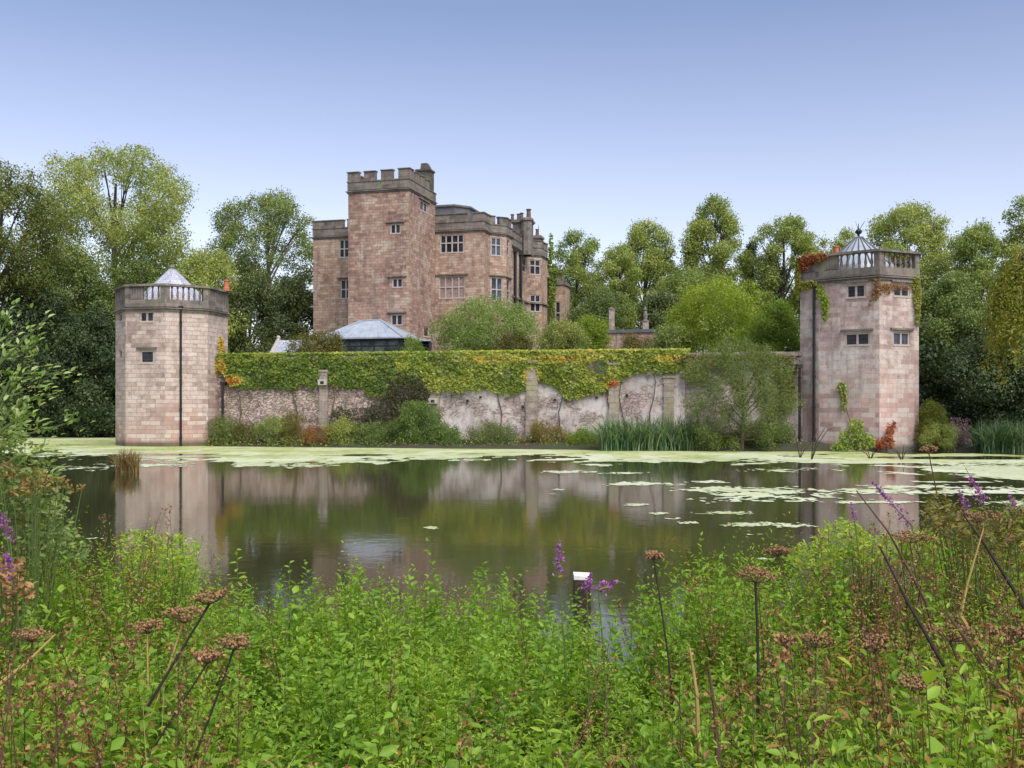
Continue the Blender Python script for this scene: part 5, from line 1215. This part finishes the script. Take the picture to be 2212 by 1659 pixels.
# ------------------------------------------------------------------ the near bank
OX = [-100, 0, 60, 130, 180, 235, 260, 330, 400, 425, 500, 560, 620, 700, 760, 820, 900, 960, 1020, 1100, 1180, 1230, 1290, 1350, 1400, 1450, 1500, 1560, 1640, 1720, 1780, 1830, 1900, 1950, 2000, 2060, 2110, 2150, 2212, 2300]
OY = [1050, 1110, 1130, 1165, 1185, 1190, 1150, 1140, 1150, 1215, 1265, 1300, 1295, 1268, 1240, 1258, 1240, 1252, 1280, 1262, 1292, 1296, 1310, 1318, 1285, 1262, 1215, 1205, 1195, 1185, 1145, 1125, 1155, 1150, 1100, 1095, 1105, 1110, 1085, 1060]
def leaf6(C, D, Nr, size, aspect):
    n = len(C); D = unit(D); b = unit(np.cross(Nr, D)); Nq = np.cross(D, b); s = size[:, None]
    p = [C, C + D * s * .33 + b * s * aspect * .5 + Nq * s * .07, C + D * s * .7 + b * s * aspect * .36 + Nq * s * .02, C + D * s - Nq * s * .12,
         C + D * s * .7 - b * s * aspect * .36 + Nq * s * .02, C + D * s * .33 - b * s * aspect * .5 + Nq * s * .07]
    V = np.stack(p, 1).reshape(-1, 3); k = 6 * np.arange(n)[:, None]
    return V, np.concatenate([k + np.array([[0, 5, 4, 3]]), k + np.array([[0, 3, 2, 1]])])
def stems_leaves(R, bx, by, bz, h, K, ls, aspect, lean, t0=.22, droop=.25, opposite=True, tbase=.2, tv=.5, stemw=.004, bushy=0.0):
    n = len(bx); la = R.rand(n) * 6.28; lr_ = np.abs(R.normal(size=n)) * lean * h
    t = t0 + (1 - t0) * (np.arange(K)[None, :] / (K - 1.)) * np.ones((n, 1)) + R.normal(size=(n, K)) * .01
    t = np.clip(t, 0, 1)
    ph = R.rand(n)[:, None] * 6.28 + (np.arange(K)[None, :] // 2 * 1.571 + (np.arange(K)[None, :] % 2) * 3.1416 if opposite else np.arange(K)[None, :] * 2.39996) + R.normal(size=(n, K)) * .3
    sx = bx[:, None] + (lr_ * np.cos(la))[:, None] * t ** 2; sy = by[:, None] + (lr_ * np.sin(la))[:, None] * t ** 2; sz = bz[:, None] + h[:, None] * t
    br = bushy * (R.rand(n, K) ** .7) * (1.15 - t) * h[:, None]
    C = np.stack([sx + np.cos(ph) * br, sy + np.sin(ph) * br, sz + br * .5], -1).reshape(-1, 3)
    up = (.55 - droop - .35 * (1 - t) + .9 * np.clip(t - .88, 0, 1) * 5).ravel() + R.normal(size=n * K) * .45
    D = np.stack([np.cos(ph).ravel(), np.sin(ph).ravel(), up], 1); Nr = unit(np.stack([-np.cos(ph).ravel() * .5, -np.sin(ph).ravel() * .5, np.full(n * K, 1.)], 1) + R.normal(size=(n * K, 3)) * .5)
    prof = (.45 + .75 * np.sin(np.pi * np.clip((1.05 - t) * 1.05, 0, 1) ** .7)); size = (ls * prof * R.uniform(.7, 1.25, (n, K)) * R.uniform(.8, 1.2, n)[:, None]).ravel()
    V, Fq = leaf6(C, D, Nr, size, aspect)
    tq = np.clip(tbase + tv * (.35 * np.repeat(R.rand(n), K) + .3 * R.rand(n * K) + .45 * t.ravel() ** 2 - .08), 0, 1)
    # stems as slim three-sided rods
    S = 4; ts = np.linspace(0, 1, S + 1); rings = []
    for q in ts:
        c = np.stack([bx + lr_ * np.cos(la) * q * q, by + lr_ * np.sin(la) * q * q, bz - .05 + (h + .05) * q], 1); w_ = stemw * (1.1 - .8 * q)
        for a in (0, 2.094, 4.189): rings.append(c + np.array([math.cos(a), math.sin(a), 0]) * w_)
    SV = np.stack(rings, 1).reshape(-1, 3); m_ = 3 * (S + 1); SF = []
    for k in range(S):
        for j in range(3): SF.append(np.stack([np.arange(n) * m_ + q for q in (3 * k + j, 3 * k + (j + 1) % 3, 3 * k + 3 + (j + 1) % 3, 3 * k + 3 + j)], 1))
    SF = np.concatenate(SF)
    return V, Fq, np.concatenate([tq, tq]), SV, SF
def bank_points(R, n, y0, y1, pw=1.0):
    n = int(n * 1.62); px = R.uniform(-720, 3000, n); y = y0 + (y1 - y0) * R.rand(n) ** pw; x = (px - 1106) / F * y
    ok = (y < near_bank(x) + .35) & ~((px > 1300) & (px < 1385) & (y > 5.6))
    return px[ok], x[ok], y[ok]
def tops(px, y): return H - (np.interp(px, OX, OY) + np.clip(5.6 - y, 0, 9) * 125 - HZ) / F * y
def undergrowth(name, label, seed, n, K, ls, aspect, lean, mat, y0, y1, hmax, frac=(.55, 1.04), sel=None, **kw):
    R = np.random.RandomState(seed); px, x, y = bank_points(R, n, y0, y1)
    if sel is not None: k = sel(px, x, y, R); px, x, y = px[k], x[k], y[k]
    g = ground_z(x, y); zt = tops(px, y) + (vn.fbm(x * 2.2, y * 2.2) - .55) * .5 
    h = np.clip((zt - g) * (frac[0] + (frac[1] - frac[0]) * R.rand(len(x)) ** .8) * np.where(R.rand(len(x)) < .05, 1.1, 1) * (.72 + .5 * vn2.fbm(x * 3.5 + 7, y * 3.5)), .15, hmax)
    V, Fq, T, SV, SF = stems_leaves(R, x, y, g, h, K, ls, aspect, lean, **kw)
    o = link(name, npmesh(name, np.concatenate([V, SV]), np.concatenate([Fq, SF + len(V)]), np.concatenate([T, np.full(len(SF), .12)])), M[mat])
    return tag(o, label, 'undergrowth', kind='stuff')
patch_ = lambda x, y, s, th: vn2.fbm(x * s + 50, y * s + 50) > th
undergrowth('broad_leaved_weeds', 'darker broad-leaved docks and brambles here and there in the bank', 205, 900, 18, .055, .62, .22, 'leaf_herb', 1.8, 8.2, 1.2, frac=(.5, .95), opposite=False, bushy=.16, tbase=.1, tv=.6, sel=lambda px, x, y, R: vn.fbm(x * 1.3 + 9, y * 1.3) > .53)
def grass_blades():
    R = np.random.RandomState(206); px, x, y = bank_points(R, 2600, 1.7, 8.3); k = vn.fbm(x * 1.1 + 70, y * 1.1) > .5; px, x, y = px[k], x[k], y[k]; g = ground_z(x, y); n = len(x)
    L = np.clip((tops(px, y) - g) * R.uniform(.6, 1.05, n), .2, 1.3); a = R.rand(n) * 6.28; ln = R.uniform(.1, .6, n); fa = R.rand(n) * 3.14; V = []
    for j in range(6):
        t = j / 5; r = L * ln * t ** 1.9; z = g + L * t * (1 - .3 * ln * t ** 2); ww = .0035 * (1 - t ** 2 * .9); c = np.stack([x + r * np.cos(a), y + r * np.sin(a), z], 1); o = np.stack([np.cos(fa) * ww, np.sin(fa) * ww, np.zeros(n)], 1); V += [c - o, c + o]
    V = np.stack(V, 1).reshape(-1, 3); Fq = np.concatenate([np.stack([np.arange(n) * 12 + 2 * j + q for q in (0, 1, 3, 2)], 1) for j in range(5)])
    tag(link('long_grass', npmesh('long_grass', V, Fq, np.tile(R.rand(n), 5)), M['leaf_sedge_green']), 'long grass blades arching out of the near bank', 'grass', kind='stuff')
grass_blades()
undergrowth('nettle_bed', 'bright green nettles filling the near bank', 201, 5200, 44, .041, .5, .14, 'leaf_nettle', 1.5, 8.6, 1.35, sel=lambda px, x, y, R: (R.rand(len(px)) < np.interp(px, [0, 350, 500, 1500, 1750, 2212], [.35, .5, 1, 1, .55, .4])), droop=.35, stemw=.003)
undergrowth('herb_bed', 'yellow-green small-leaved willowherb among the nettles', 202, 5600, 60, .024, .34, .16, 'leaf_herb', 1.5, 8.6, 1.6, opposite=False, bushy=.16, tv=.6, stemw=.002, sel=lambda px, x, y, R: patch_(x, y, .9, .40))
undergrowth('low_herbs', 'dense low leaves under the nettles', 203, 6000, 34, .034, .55, .2, 'leaf_low', 1.4, 8.4, .6, frac=(.35, .6), opposite=False, bushy=.2, tbase=.0, tv=.5)
undergrowth('dry_weeds', 'browned dying weeds among the green on the near bank', 204, 5600, 44, .023, .35, .22, 'leaf_withered', 1.5, 8.2, 1.5, opposite=False, bushy=.12, tv=.9, tbase=0, stemw=.003,
            sel=lambda px, x, y, R: (R.rand(len(px)) < np.interp(px, [0, 120, 420, 520, 1350, 1650, 1900, 2212], [.4, .3, .22, .05, .08, .35, .55, .65])) & patch_(x, y, 1.1, .44))

def pxline(pts, d): return [P(a, b, d if not hasattr(d, '__call__') else d(a, b)) for a, b in pts]
def down(px, py, d, bpx, bpy, bow=0.03, n=7):
    """a stem from its head down to the ground, leaning as in the picture"""
    a = Vector(P(px, py, d)); q = Vector(P(bpx, bpy, d)); dr = (q - a).normalized(); g = float(ground_z(a.x, d)); k = (a.z - g + .05) / max(.05, -dr.z); e = a + dr * k
    out = []
    for i in range(n + 1):
        t = i / n; p = a.lerp(e, t); out.append((p.x + math.sin(t * 3.14) * bow, p.y, p.z))
    return out
G5 = 'dead hogweed stalks on the near bank'
def hogweed(label, px, py, bpx, bpy, d, r, smat='dead_stem', th=.005, rays=15, seed=0, bow=.02):
    R = random.Random(seed + int(px)); line = down(px, py, d, bpx, bpy, R.uniform(-.05, .06)); base = line[-1]; top = Vector(line[0])
    root = empty('dead_hogweed', base, label, 'dead flower stalk', G5); mb = MB(); m_ = len(line); mb.tube(line, [th * (.6 + .6 * i / m_) for i in range(m_)], 6)
    mb.lathe(line[m_ // 2][0], line[m_ // 2][1], [(th * 1.2, line[m_ // 2][2] - .01), (th * 2.0, line[m_ // 2][2]), (th * 1.2, line[m_ // 2][2] + .012)], 6)
    mb.build('stalk', M[smat], root); mb = MB(); sd_ = MB()
    for k in range(rays):
        a = k * 2.4 + R.uniform(-.3, .3); q = r * math.sqrt((k + .6) / rays) * R.uniform(.8, 1.1); e = top + Vector((q * math.cos(a), q * math.sin(a), r * R.uniform(.15, .6) * (1 - .3 * q / r)))
        mb.tube([tuple(top), tuple(top.lerp(e, .5) - Vector((0, 0, r * .06))), tuple(e)], [.0022, .0016, .0012], 4)
        for j in range(6):
            b_ = R.uniform(0, 6.28); w_ = r * .30 * R.random() ** .5; f = e + Vector((w_ * math.cos(b_), w_ * math.sin(b_), R.uniform(.0, .02)))
            mb.tube([tuple(e), tuple(f)], .0009, 3); s_ = R.uniform(.003, .0055); sd_.lathe(f.x, f.y, [(s_ * .4, f.z - s_), (s_, f.z), (s_ * .3, f.z + s_)], 5, R.random())
    mb.build('umbel', M['dead_stem'], root); sd_.build('seeds', M['seed_head'], root)
HS = .8
for i, a in enumerate([
    ('black leaning hogweed stalk with round brown head, longest at lower left', 452, 1305, 295, 1580, 3.2, .070, 'black_stem', .0062),
    ('shorter dark hogweed stalk at lower left with a flat rusty head', 505, 1402, 425, 1580, 3.0, .062, 'black_stem', .005),
    ('small hogweed stalk between the two dark leaning ones', 448, 1432, 360, 1600, 2.9, .045, 'black_stem', .004),
    ('orange-stemmed hogweed with wide rusty head at the left', 395, 1345, 280, 1590, 3.4, .085, 'straw_stem', .0045),
    ('faded hogweed head low at the left with pinkish-brown seeds', 318, 1368, 290, 1600, 3.3, .06, 'straw_stem', .004),
    ('thick dark twisted hogweed stalk with ragged head right of centre', 1632, 1258, 1606, 1580, 3.6, .095, 'black_stem', .0075),
    ('thin hogweed stalk with a single curled brown head beside the post', 1412, 1208, 1440, 1580, 4.0, .040, 'black_stem', .005),
    ('tall thin stalk with drooping orange head against the duckweed at the right', 2006, 978, 2060, 1240, 5.4, .05, 'dead_stem', .005),
    ('russet sorrel-brown head above the right-hand herbs', 1680, 1200, 1740, 1420, 4.6, .07, 'dead_stem', .004),
    ('brown hogweed head low right of the dark twisted stalk', 1762, 1398, 1780, 1600, 3.2, .07, 'dead_stem', .005),
    ('brown hogweed head standing mid right with stalk bending left', 1890, 1405, 1960, 1600, 3.2, .075, 'dead_stem', .005),
    ('wide brown hogweed head at lower right', 2052, 1385, 2110, 1600, 3.0, .085, 'dead_stem', .0055),
    ('dense dark hogweed head cut by the right picture edge', 2180, 1390, 2150, 1600, 2.8, .07, 'black_stem', .005),
    ('orange-brown hogweed head high at the right', 2110, 1128, 2200, 1400, 4.6, .09, 'dead_stem', .006),
    ('tangled brown hogweed head between the two tall right-hand ones', 1965, 1172, 2030, 1400, 4.6, .10, 'dead_stem', .005),
    ('faded hogweed head in the lower right corner', 1985, 1500, 2010, 1660, 2.7, .07, 'straw_stem', .005),
    ('brown hogweed head low near the bottom edge right of centre', 1700, 1395, 1720, 1600, 3.4, .05, 'dead_stem', .004),
    ('rusty hogweed head at the far left among the greenery', 70, 1385, 60, 1600, 3.3, .07, 'dead_stem', .005)]):
    hogweed(*a[:6], a[6] * HS, *a[7:], seed=i)
# bare dead stalks
G6 = 'bare dead stalks on the near bank'
for lab, pts, d, r_, mt in (
    ('pale straw stalk slanting in from the left picture edge', [(120, 1370), (60, 1430), (0, 1478)], 2.9, .004, 'straw_stem'),
    ('orange-brown upright stalk at lower right of centre', [(1490, 1400), (1505, 1500), (1510, 1640)], 3.0, .005, 'straw_stem'),
    ('rusty upright stalk left of the thick twisted hogweed', [(1530, 1440), (1545, 1540), (1552, 1660)], 2.8, .005, 'dead_stem'),
    ('long black stalk slanting down at the right', [(2080, 1110), (2130, 1180), (2200, 1290), (2260, 1400)], 4.2, .005, 'black_stem'),
    ('thin pale stalk crossing the brown heads at the right', [(2125, 1140), (2090, 1260), (2075, 1330), (2170, 1480)], 3.8, .004, 'straw_stem'),
    ('dark stalk bending across the lower right', [(1900, 1180), (1960, 1300), (2040, 1440), (2080, 1640)], 3.2, .004, 'black_stem'),
    ('thin brown stalk rising from the herbs in front of the right tower reflection', [(1850, 1060), (1920, 1150), (2000, 1300), (2050, 1500)], 4.4, .004, 'dead_stem'),
    ('rust-red stalk leaning at the lower right edge', [(2050, 1330), (2100, 1400), (2190, 1540), (2210, 1660)], 2.9, .005, 'dead_stem')):
    mb = MB(); mb.tube(pxline(pts, d), [r_ * (.6 + .5 * i) for i in range(len(pts))], 6); e = Vector(P(*pts[-1], d)); e2 = Vector(P(*pts[-2], d)); dr = (e - e2).normalized(); g = float(ground_z(e.x, e.y)); k = max(.02, (e.z - g) / max(.2, -dr.z))
    mb.tube([tuple(e), tuple(e + dr * k)], r_ * 1.6, 6); o_ = mb.build('dead_stalk', M[mt]); tag(o_, lab, 'dead stalk', G6)
# purple loosestrife
G7 = 'purple loosestrife spikes'
def loosestrife(label, x0, y0, x1, y1, d, bpx, bpy, tip=None, dens=60, w_=.014):
    R = np.random.RandomState(int(x0)); a, b_ = np.array(P(x0, y0, d)), np.array(P(x1, y1, d)); base = down(x1, y1, d, bpx, bpy, .02)
    root = empty('loosestrife', base[-1], label, 'wildflower', G7); n = dens * 3; t = R.rand(n); C = a + (b_ - a) * t[:, None] + R.normal(size=(n, 3)) * w_ * (.3 + .7 * t[:, None])
    V, Fq = leaf_faces(C, unit(R.normal(size=(n, 3))), R.uniform(.010, .019, n), .6, R); link('blossoms', npmesh('blossoms', V, Fq, R.rand(n)), M['petal_purple'], root)
    mb = MB(); line = [tuple(a), tuple((a + b_) / 2)] + base
    if tip: line = [P(*q, d) for q in tip] + line
    mb.tube(line, [.0015] * (len(tip) if tip else 0) + [.002, .0025] + [.003 + .0003 * k for k in range(len(base))], 5); mb.build('stem', M['green_stem'], root)
    m_ = 30; k = R.randint(0, len(base) - 1, m_); f = R.rand(m_)[:, None]; B = np.array(base); C = B[k] * (1 - f) + B[k + 1] * f; ph = R.rand(m_) * 6.28
    V, Fq = leaf6(C, np.stack([np.cos(ph), np.sin(ph), np.full(m_, .5)], 1), unit(np.stack([-np.cos(ph), -np.sin(ph), np.full(m_, 1.5)], 1)), R.uniform(.03, .06, m_), .25); link('leaves', npmesh('leaves', V, Fq, np.concatenate([R.rand(m_)] * 2)), M['leaf_herb'], root)
loosestrife('tall upright loosestrife left of the wooden post, with long green tip', 1209, 1172, 1206, 1236, 4.6, 1215, 1500, tip=[(1196, 1135), (1204, 1150)], dens=46)
loosestrife('short loosestrife spike in front of the wooden post', 1276, 1240, 1268, 1272, 4.4, 1262, 1500, dens=30)
loosestrife('drooping loosestrife arching to the right of the wooden post', 1330, 1256, 1292, 1274, 4.3, 1300, 1500, tip=[(1352, 1262), (1345, 1258)], dens=34)
loosestrife('long leaning loosestrife before the right tower reflection', 1885, 1042, 1968, 1135, 5.2, 2010, 1300, dens=70, w_=.018)
loosestrife('loosestrife against the duckweed beside the drooping orange head', 2096, 1030, 2125, 1085, 5.4, 2150, 1300, tip=[(2085, 1010)], dens=60, w_=.02)
loosestrife('faint loosestrife spike left of the long leaning one', 1838, 1085, 1846, 1125, 5.6, 1860, 1300, dens=18)
loosestrife('small loosestrife near the right picture edge', 2182, 1070, 2192, 1100, 5.2, 2200, 1300, dens=26)
loosestrife('loosestrife just left of the one against the duckweed', 2072, 1060, 2090, 1100, 5.0, 2110, 1300, dens=26)
loosestrife('pale loosestrife at the left picture edge', 6, 1110, 22, 1165, 4.6, 30, 1400, dens=40)
loosestrife('pinkish loosestrife low at the left picture edge', 14, 1195, 30, 1250, 4.2, 40, 1500, dens=40)
# tall single nettles that break the skyline of the bank
G8 = 'tall nettle stems at the water edge'
def tall_nettle(label, px, py, d, K=40, ls=.05, mat='leaf_nettle', seed=1, hl=.7):
    R = np.random.RandomState(seed + int(px)); x, y, z = P(px, py, d); g = float(ground_z(x, y)); h = z - g
    V, Fq, T, SV, SF = stems_leaves(R, np.array([x]), np.array([y]), np.array([g]), np.array([h]), K, ls, .5, .04, t0=.3, droop=.35, tbase=.35, stemw=.006)
    root = empty('tall_nettle', (x, y, g), label, 'plant', G8); link('leaves', npmesh('leaves', V, Fq, T), M[mat], root); link('stem', npmesh('stem', SV, SF), M['green_stem'], root)
for a in (('tallest nettle stem at the left, standing before the water', 520, 1186, 5.6), ('slim dark nettle stem right of the tallest left-hand one', 624, 1218, 5.8), ('nettle with bright crown leaves at the right of the open water', 1522, 1156, 6.2),
          ('nettle peak left of centre at the water edge', 772, 1228, 6.0), ('pale-topped nettle in the middle of the bank edge', 905, 1222, 6.2), ('small nettle peak right of the middle', 1103, 1240, 6.3),
          ('bushy nettle top in front of the slate-roofed tower reflection', 320, 1140, 6.2), ('nettle top right beside it with lighter leaves', 395, 1152, 6.0), ('nettle top before the right tower reflection', 1825, 1112, 6.4), ('leafy nettle top in the left-hand herbs', 165, 1140, 6.2), ('nettle beside the fallen dark stalk at the right', 2190, 1085, 5.2)):
    tall_nettle(*a)
# mooring post in the shallow water
x, y, zt = P(1257, 1242, 9.0); po = empty('wooden_post', (x, y, -.4), 'dark rotting wooden post with bleached top, standing in the shallows', 'post')
mb = MB(); hw = .072; mb.hexa([(x - hw, y - hw, -.5), (x + hw, y - hw, -.5), (x + hw, y + hw, -.5), (x - hw, y + hw, -.5)], [(x - hw * .9 , y - hw, zt - .02), (x + hw, y - hw, zt - .03), (x + hw * .95, y + hw, zt - .015), (x - hw, y + hw, zt - .005)]); mb.build('shaft', M['wet_wood'], po)
mb = MB(); mb.hexa([(x - hw * 1.02, y - hw * 1.03, zt - .03), (x + hw * 1.02, y - hw * 1.03, zt - .034), (x + hw, y + hw * 1.02, zt - .02), (x - hw * 1.02, y + hw * 1.02, zt - .01)], [(x - hw, y - hw, zt + .004), (x + hw, y - hw, zt - .006), (x + hw, y + hw, zt + .01), (x - hw, y + hw, zt + .016)]); mb.build('top', M['bleached_wood'], po)

# overhanging sapling at the left edge
def spray(R, line, nleaf, ls, spread=.05, aspect=.45):
    B = np.array(line); k = R.randint(0, len(B) - 1, nleaf); f = R.rand(nleaf)[:, None]; C = B[k] * (1 - f) + B[k + 1] * f + R.normal(size=(nleaf, 3)) * spread
    ph = R.rand(nleaf) * 6.28; D = unit(B[k + 1] - B[k]) * .8 + np.stack([np.cos(ph) * .7, np.sin(ph) * .9, np.full(nleaf, .25)], 1)
    V, Fq = leaf6(C, D, unit(np.stack([R.normal(size=nleaf) * .3, -np.full(nleaf, .5), np.full(nleaf, 1.)], 1)), R.uniform(.7, 1.2, nleaf) * ls, aspect); return V, Fq, np.concatenate([np.clip(.3 + .7 * R.rand(nleaf), 0, 1)] * 2)
R = np.random.RandomState(70); d0 = 5.6
sp = empty('sapling', (-3.0, d0, .3), 'overhanging sapling with light fresh leaves at the left picture edge', 'sapling')
br_ = [[(-60, 1200), (-40, 950), (-5, 790), (50, 735), (100, 690)], [(-40, 950), (20, 825), (80, 812), (152, 802)], [(-50, 1050), (20, 945), (100, 930), (170, 905)], [(-45, 1000), (20, 890), (70, 862), (108, 850)], [(-50, 1050), (40, 985), (100, 975), (135, 978)],
       [(-45, 900), (-10, 750), (10, 700), (22, 668)], [(-40, 870), (10, 760), (60, 760), (84, 735)], [(-50, 1080), (30, 1020), (80, 1030), (120, 1005)], [(-45, 980), (10, 925), (40, 905), (60, 880)], [(-50, 1100), (20, 1075), (70, 1090), (110, 1075)], [(-50, 1040), (5, 870), (30, 830), (60, 800)], [(-50, 1100), (30, 1120), (90, 1135), (120, 1120)]]
parts = []; mb = MB()
for i, q in enumerate(br_):
    ln = [P(a, b_, d0 + (i % 4 - 1.5) * .25) for a, b_ in q]; mb.tube(ln, [.012, .008, .005, .003, .002][:len(ln)] if i else [.03, .018, .009, .005, .002], 5)
    V, Fq, T = spray(R, ln[1:], 60 if i in (0, 1, 2, 3) else 46, .042, .028); parts.append((V, Fq, T))
mb.tube([(-3.0, d0, .1), P(-60, 1200, d0), P(-48, 1000, d0)], [.04, .03, .02], 7)
V, Fq, T = joinf(parts); mb.build('branches', M['green_stem'], sp); link('leaves', npmesh('leaves', V, Fq, T), M['leaf_young'], sp)
# bush under it
def near_bush(label, ells, d, n, ls, mat, seed, group=None, aspect=.5, tb=.2, name='bush', cat='bush'):
    R = np.random.RandomState(seed); A_ = np.array(ells, float); wg = A_[:, 2] * A_[:, 3]; k = R.choice(len(A_), n, p=wg / wg.sum()); th = R.rand(n) * 6.28; q = R.rand(n) ** .5
    px = A_[k, 0] + A_[k, 2] * q * np.cos(th); py = A_[k, 1] + A_[k, 3] * q * np.sin(th); dd = d + R.uniform(-.4, .4, n); C = np.stack([(px - 1106) / F * dd, dd, H - (py - HZ) / F * dd], 1)
    ph = R.rand(n) * 6.28; V, Fq = leaf6(C, np.stack([np.cos(ph), np.sin(ph), R.normal(size=n) * .6], 1), unit(R.normal(size=(n, 3)) * .9 + np.array([0, -.5, 1])), R.uniform(.6, 1.2, n) * ls, aspect)
    x, y, g = C[:, 0].mean(), d, float(ground_z(C[:, 0].mean(), d)); root = empty(name, (x, y, g), label, cat, group); link('leaves', npmesh('leaves', V, Fq, np.concatenate([np.clip(tb + (1 - tb) * R.rand(n), 0, 1)] * 2)), M[mat], root)
    mb = MB()
    for j in range(26): i = R.randint(n); mb.tube([(x + R.uniform(-.2, .2), y + R.uniform(-.2, .2), g - .05), tuple((C[i] + np.array([x, y, g])) / 2 + np.array([0, 0, .12])), tuple(C[i])], [.007, .004, .002], 4)
    mb.build('stems', M['green_stem'], root)
GL = 'bushes at the left edge of the near bank'
near_bush('light green bramble bush below the sapling at the left edge', [(20, 1000, 80, 60), (60, 1060, 90, 50), (50, 1130, 110, 60), (110, 1180, 90, 40), (10, 920, 50, 50)], 5.7, 2100, .040, 'leaf_fresh', 71, GL)
near_bush('rust-brown leafy spray over the water at the left', [(75, 1034, 34, 20), (120, 1044, 34, 17), (158, 1054, 24, 10), (20, 1015, 26, 18), (60, 1060, 40, 16)], 5.3, 300, .030, 'leaf_withered', 72, GL, .4, name='withered_spray', cat='branch')
near_bush('purplish-brown dying dock at the lower left edge', [(15, 1235, 42, 40), (40, 1270, 30, 30), (10, 1290, 30, 36)], 4.4, 300, .035, 'leaf_seed', 73, GL, .5, tb=0, name='dock_plant', cat='plant')
near_bush('light airy willowherb mound in front of the slate-roofed tower reflection', [(300, 1180, 50, 36), (380, 1190, 48, 38), (340, 1230, 90, 40)], 6.2, 1300, .034, 'leaf_herb', 74, GL, .35, name='willowherb', cat='plant')
near_bush('tall yellow-green willowherb mound before the right tower reflection', [(1820, 1165, 60, 40), (1900, 1190, 70, 36), (1760, 1200, 60, 30), (1990, 1180, 50, 40)], 6.0, 2200, .034, 'leaf_herb', 75, None, .35, name='willowherb', cat='plant')
near_bush('brown and green tangle of tall weeds at the right picture edge', [(2080, 1135, 60, 35), (2150, 1160, 70, 40), (2030, 1110, 40, 40), (2190, 1130, 40, 40)], 5.4, 1500, .036, 'leaf_russet', 76, None, .35, tb=.3, name='weed_tangle', cat='weeds')
# small branching seed stalks scattered through the dying weeds, too many to count
def seed_stalks(seed, n, label, sel, mat, sm):
    R = np.random.RandomState(seed); px, x, y = bank_points(R, n, 1.7, 7.5); k = sel(px, R); px, x, y = px[k], x[k], y[k]; g = ground_z(x, y)
    zt = tops(px, y) + R.uniform(-.05, .28, len(x)); mb = MB(); Cs = []
    for i in range(len(x)):
        h = max(.3, min(1.5, zt[i] - g[i])); a = R.rand() * 6.28; l = R.uniform(.02, .55) ** 1.3 * h; p = lambda t: (x[i] + l * math.cos(a) * t * t, y[i] + l * math.sin(a) * t * t, g[i] - .03 + h * t)
        mb.tube([p(0), p(.35), p(.7), p(1)], [.0035, .003, .002, .001], 3)
        for j in range(R.randint(7, 14)):
            t = R.uniform(.62, 1.0); b_ = R.rand() * 6.28; q = R.uniform(.02, .07) * (1.3 - t) * 2; c = p(t); e = (c[0] + q * math.cos(b_), c[1] + q * math.sin(b_), c[2] + q * 1.1); mb.tube([c, e], .0009, 3)
            m_ = 7; Cs.append(np.array(e) + R.normal(size=(m_, 3)) * .007); Cs.append(np.array(c) + (np.array(e) - np.array(c)) * R.rand(5)[:, None] + R.normal(size=(5, 3)) * .003)
    C = np.concatenate(Cs); V, Fq = leaf_faces(C, unit(R.normal(size=(len(C), 3))), R.uniform(.006, .013, len(C)), .8, R)
    o = link('seed_stalks', npmesh('seed_stalks', V, Fq, R.rand(len(C))), M[mat]); tag(o, label, 'seed stalks', kind='stuff')
    o2 = mb.build('stems', M[sm], o)
seed_stalks(301, 900, 'rusty branching seed stalks through the weeds of the near bank', lambda px, R: R.rand(len(px)) < np.interp(px, [0, 150, 450, 560, 1350, 1600, 1850, 2212], [.3, .28, .2, .03, .05, .3, .5, .65]), 'leaf_seed', 'dead_stem')
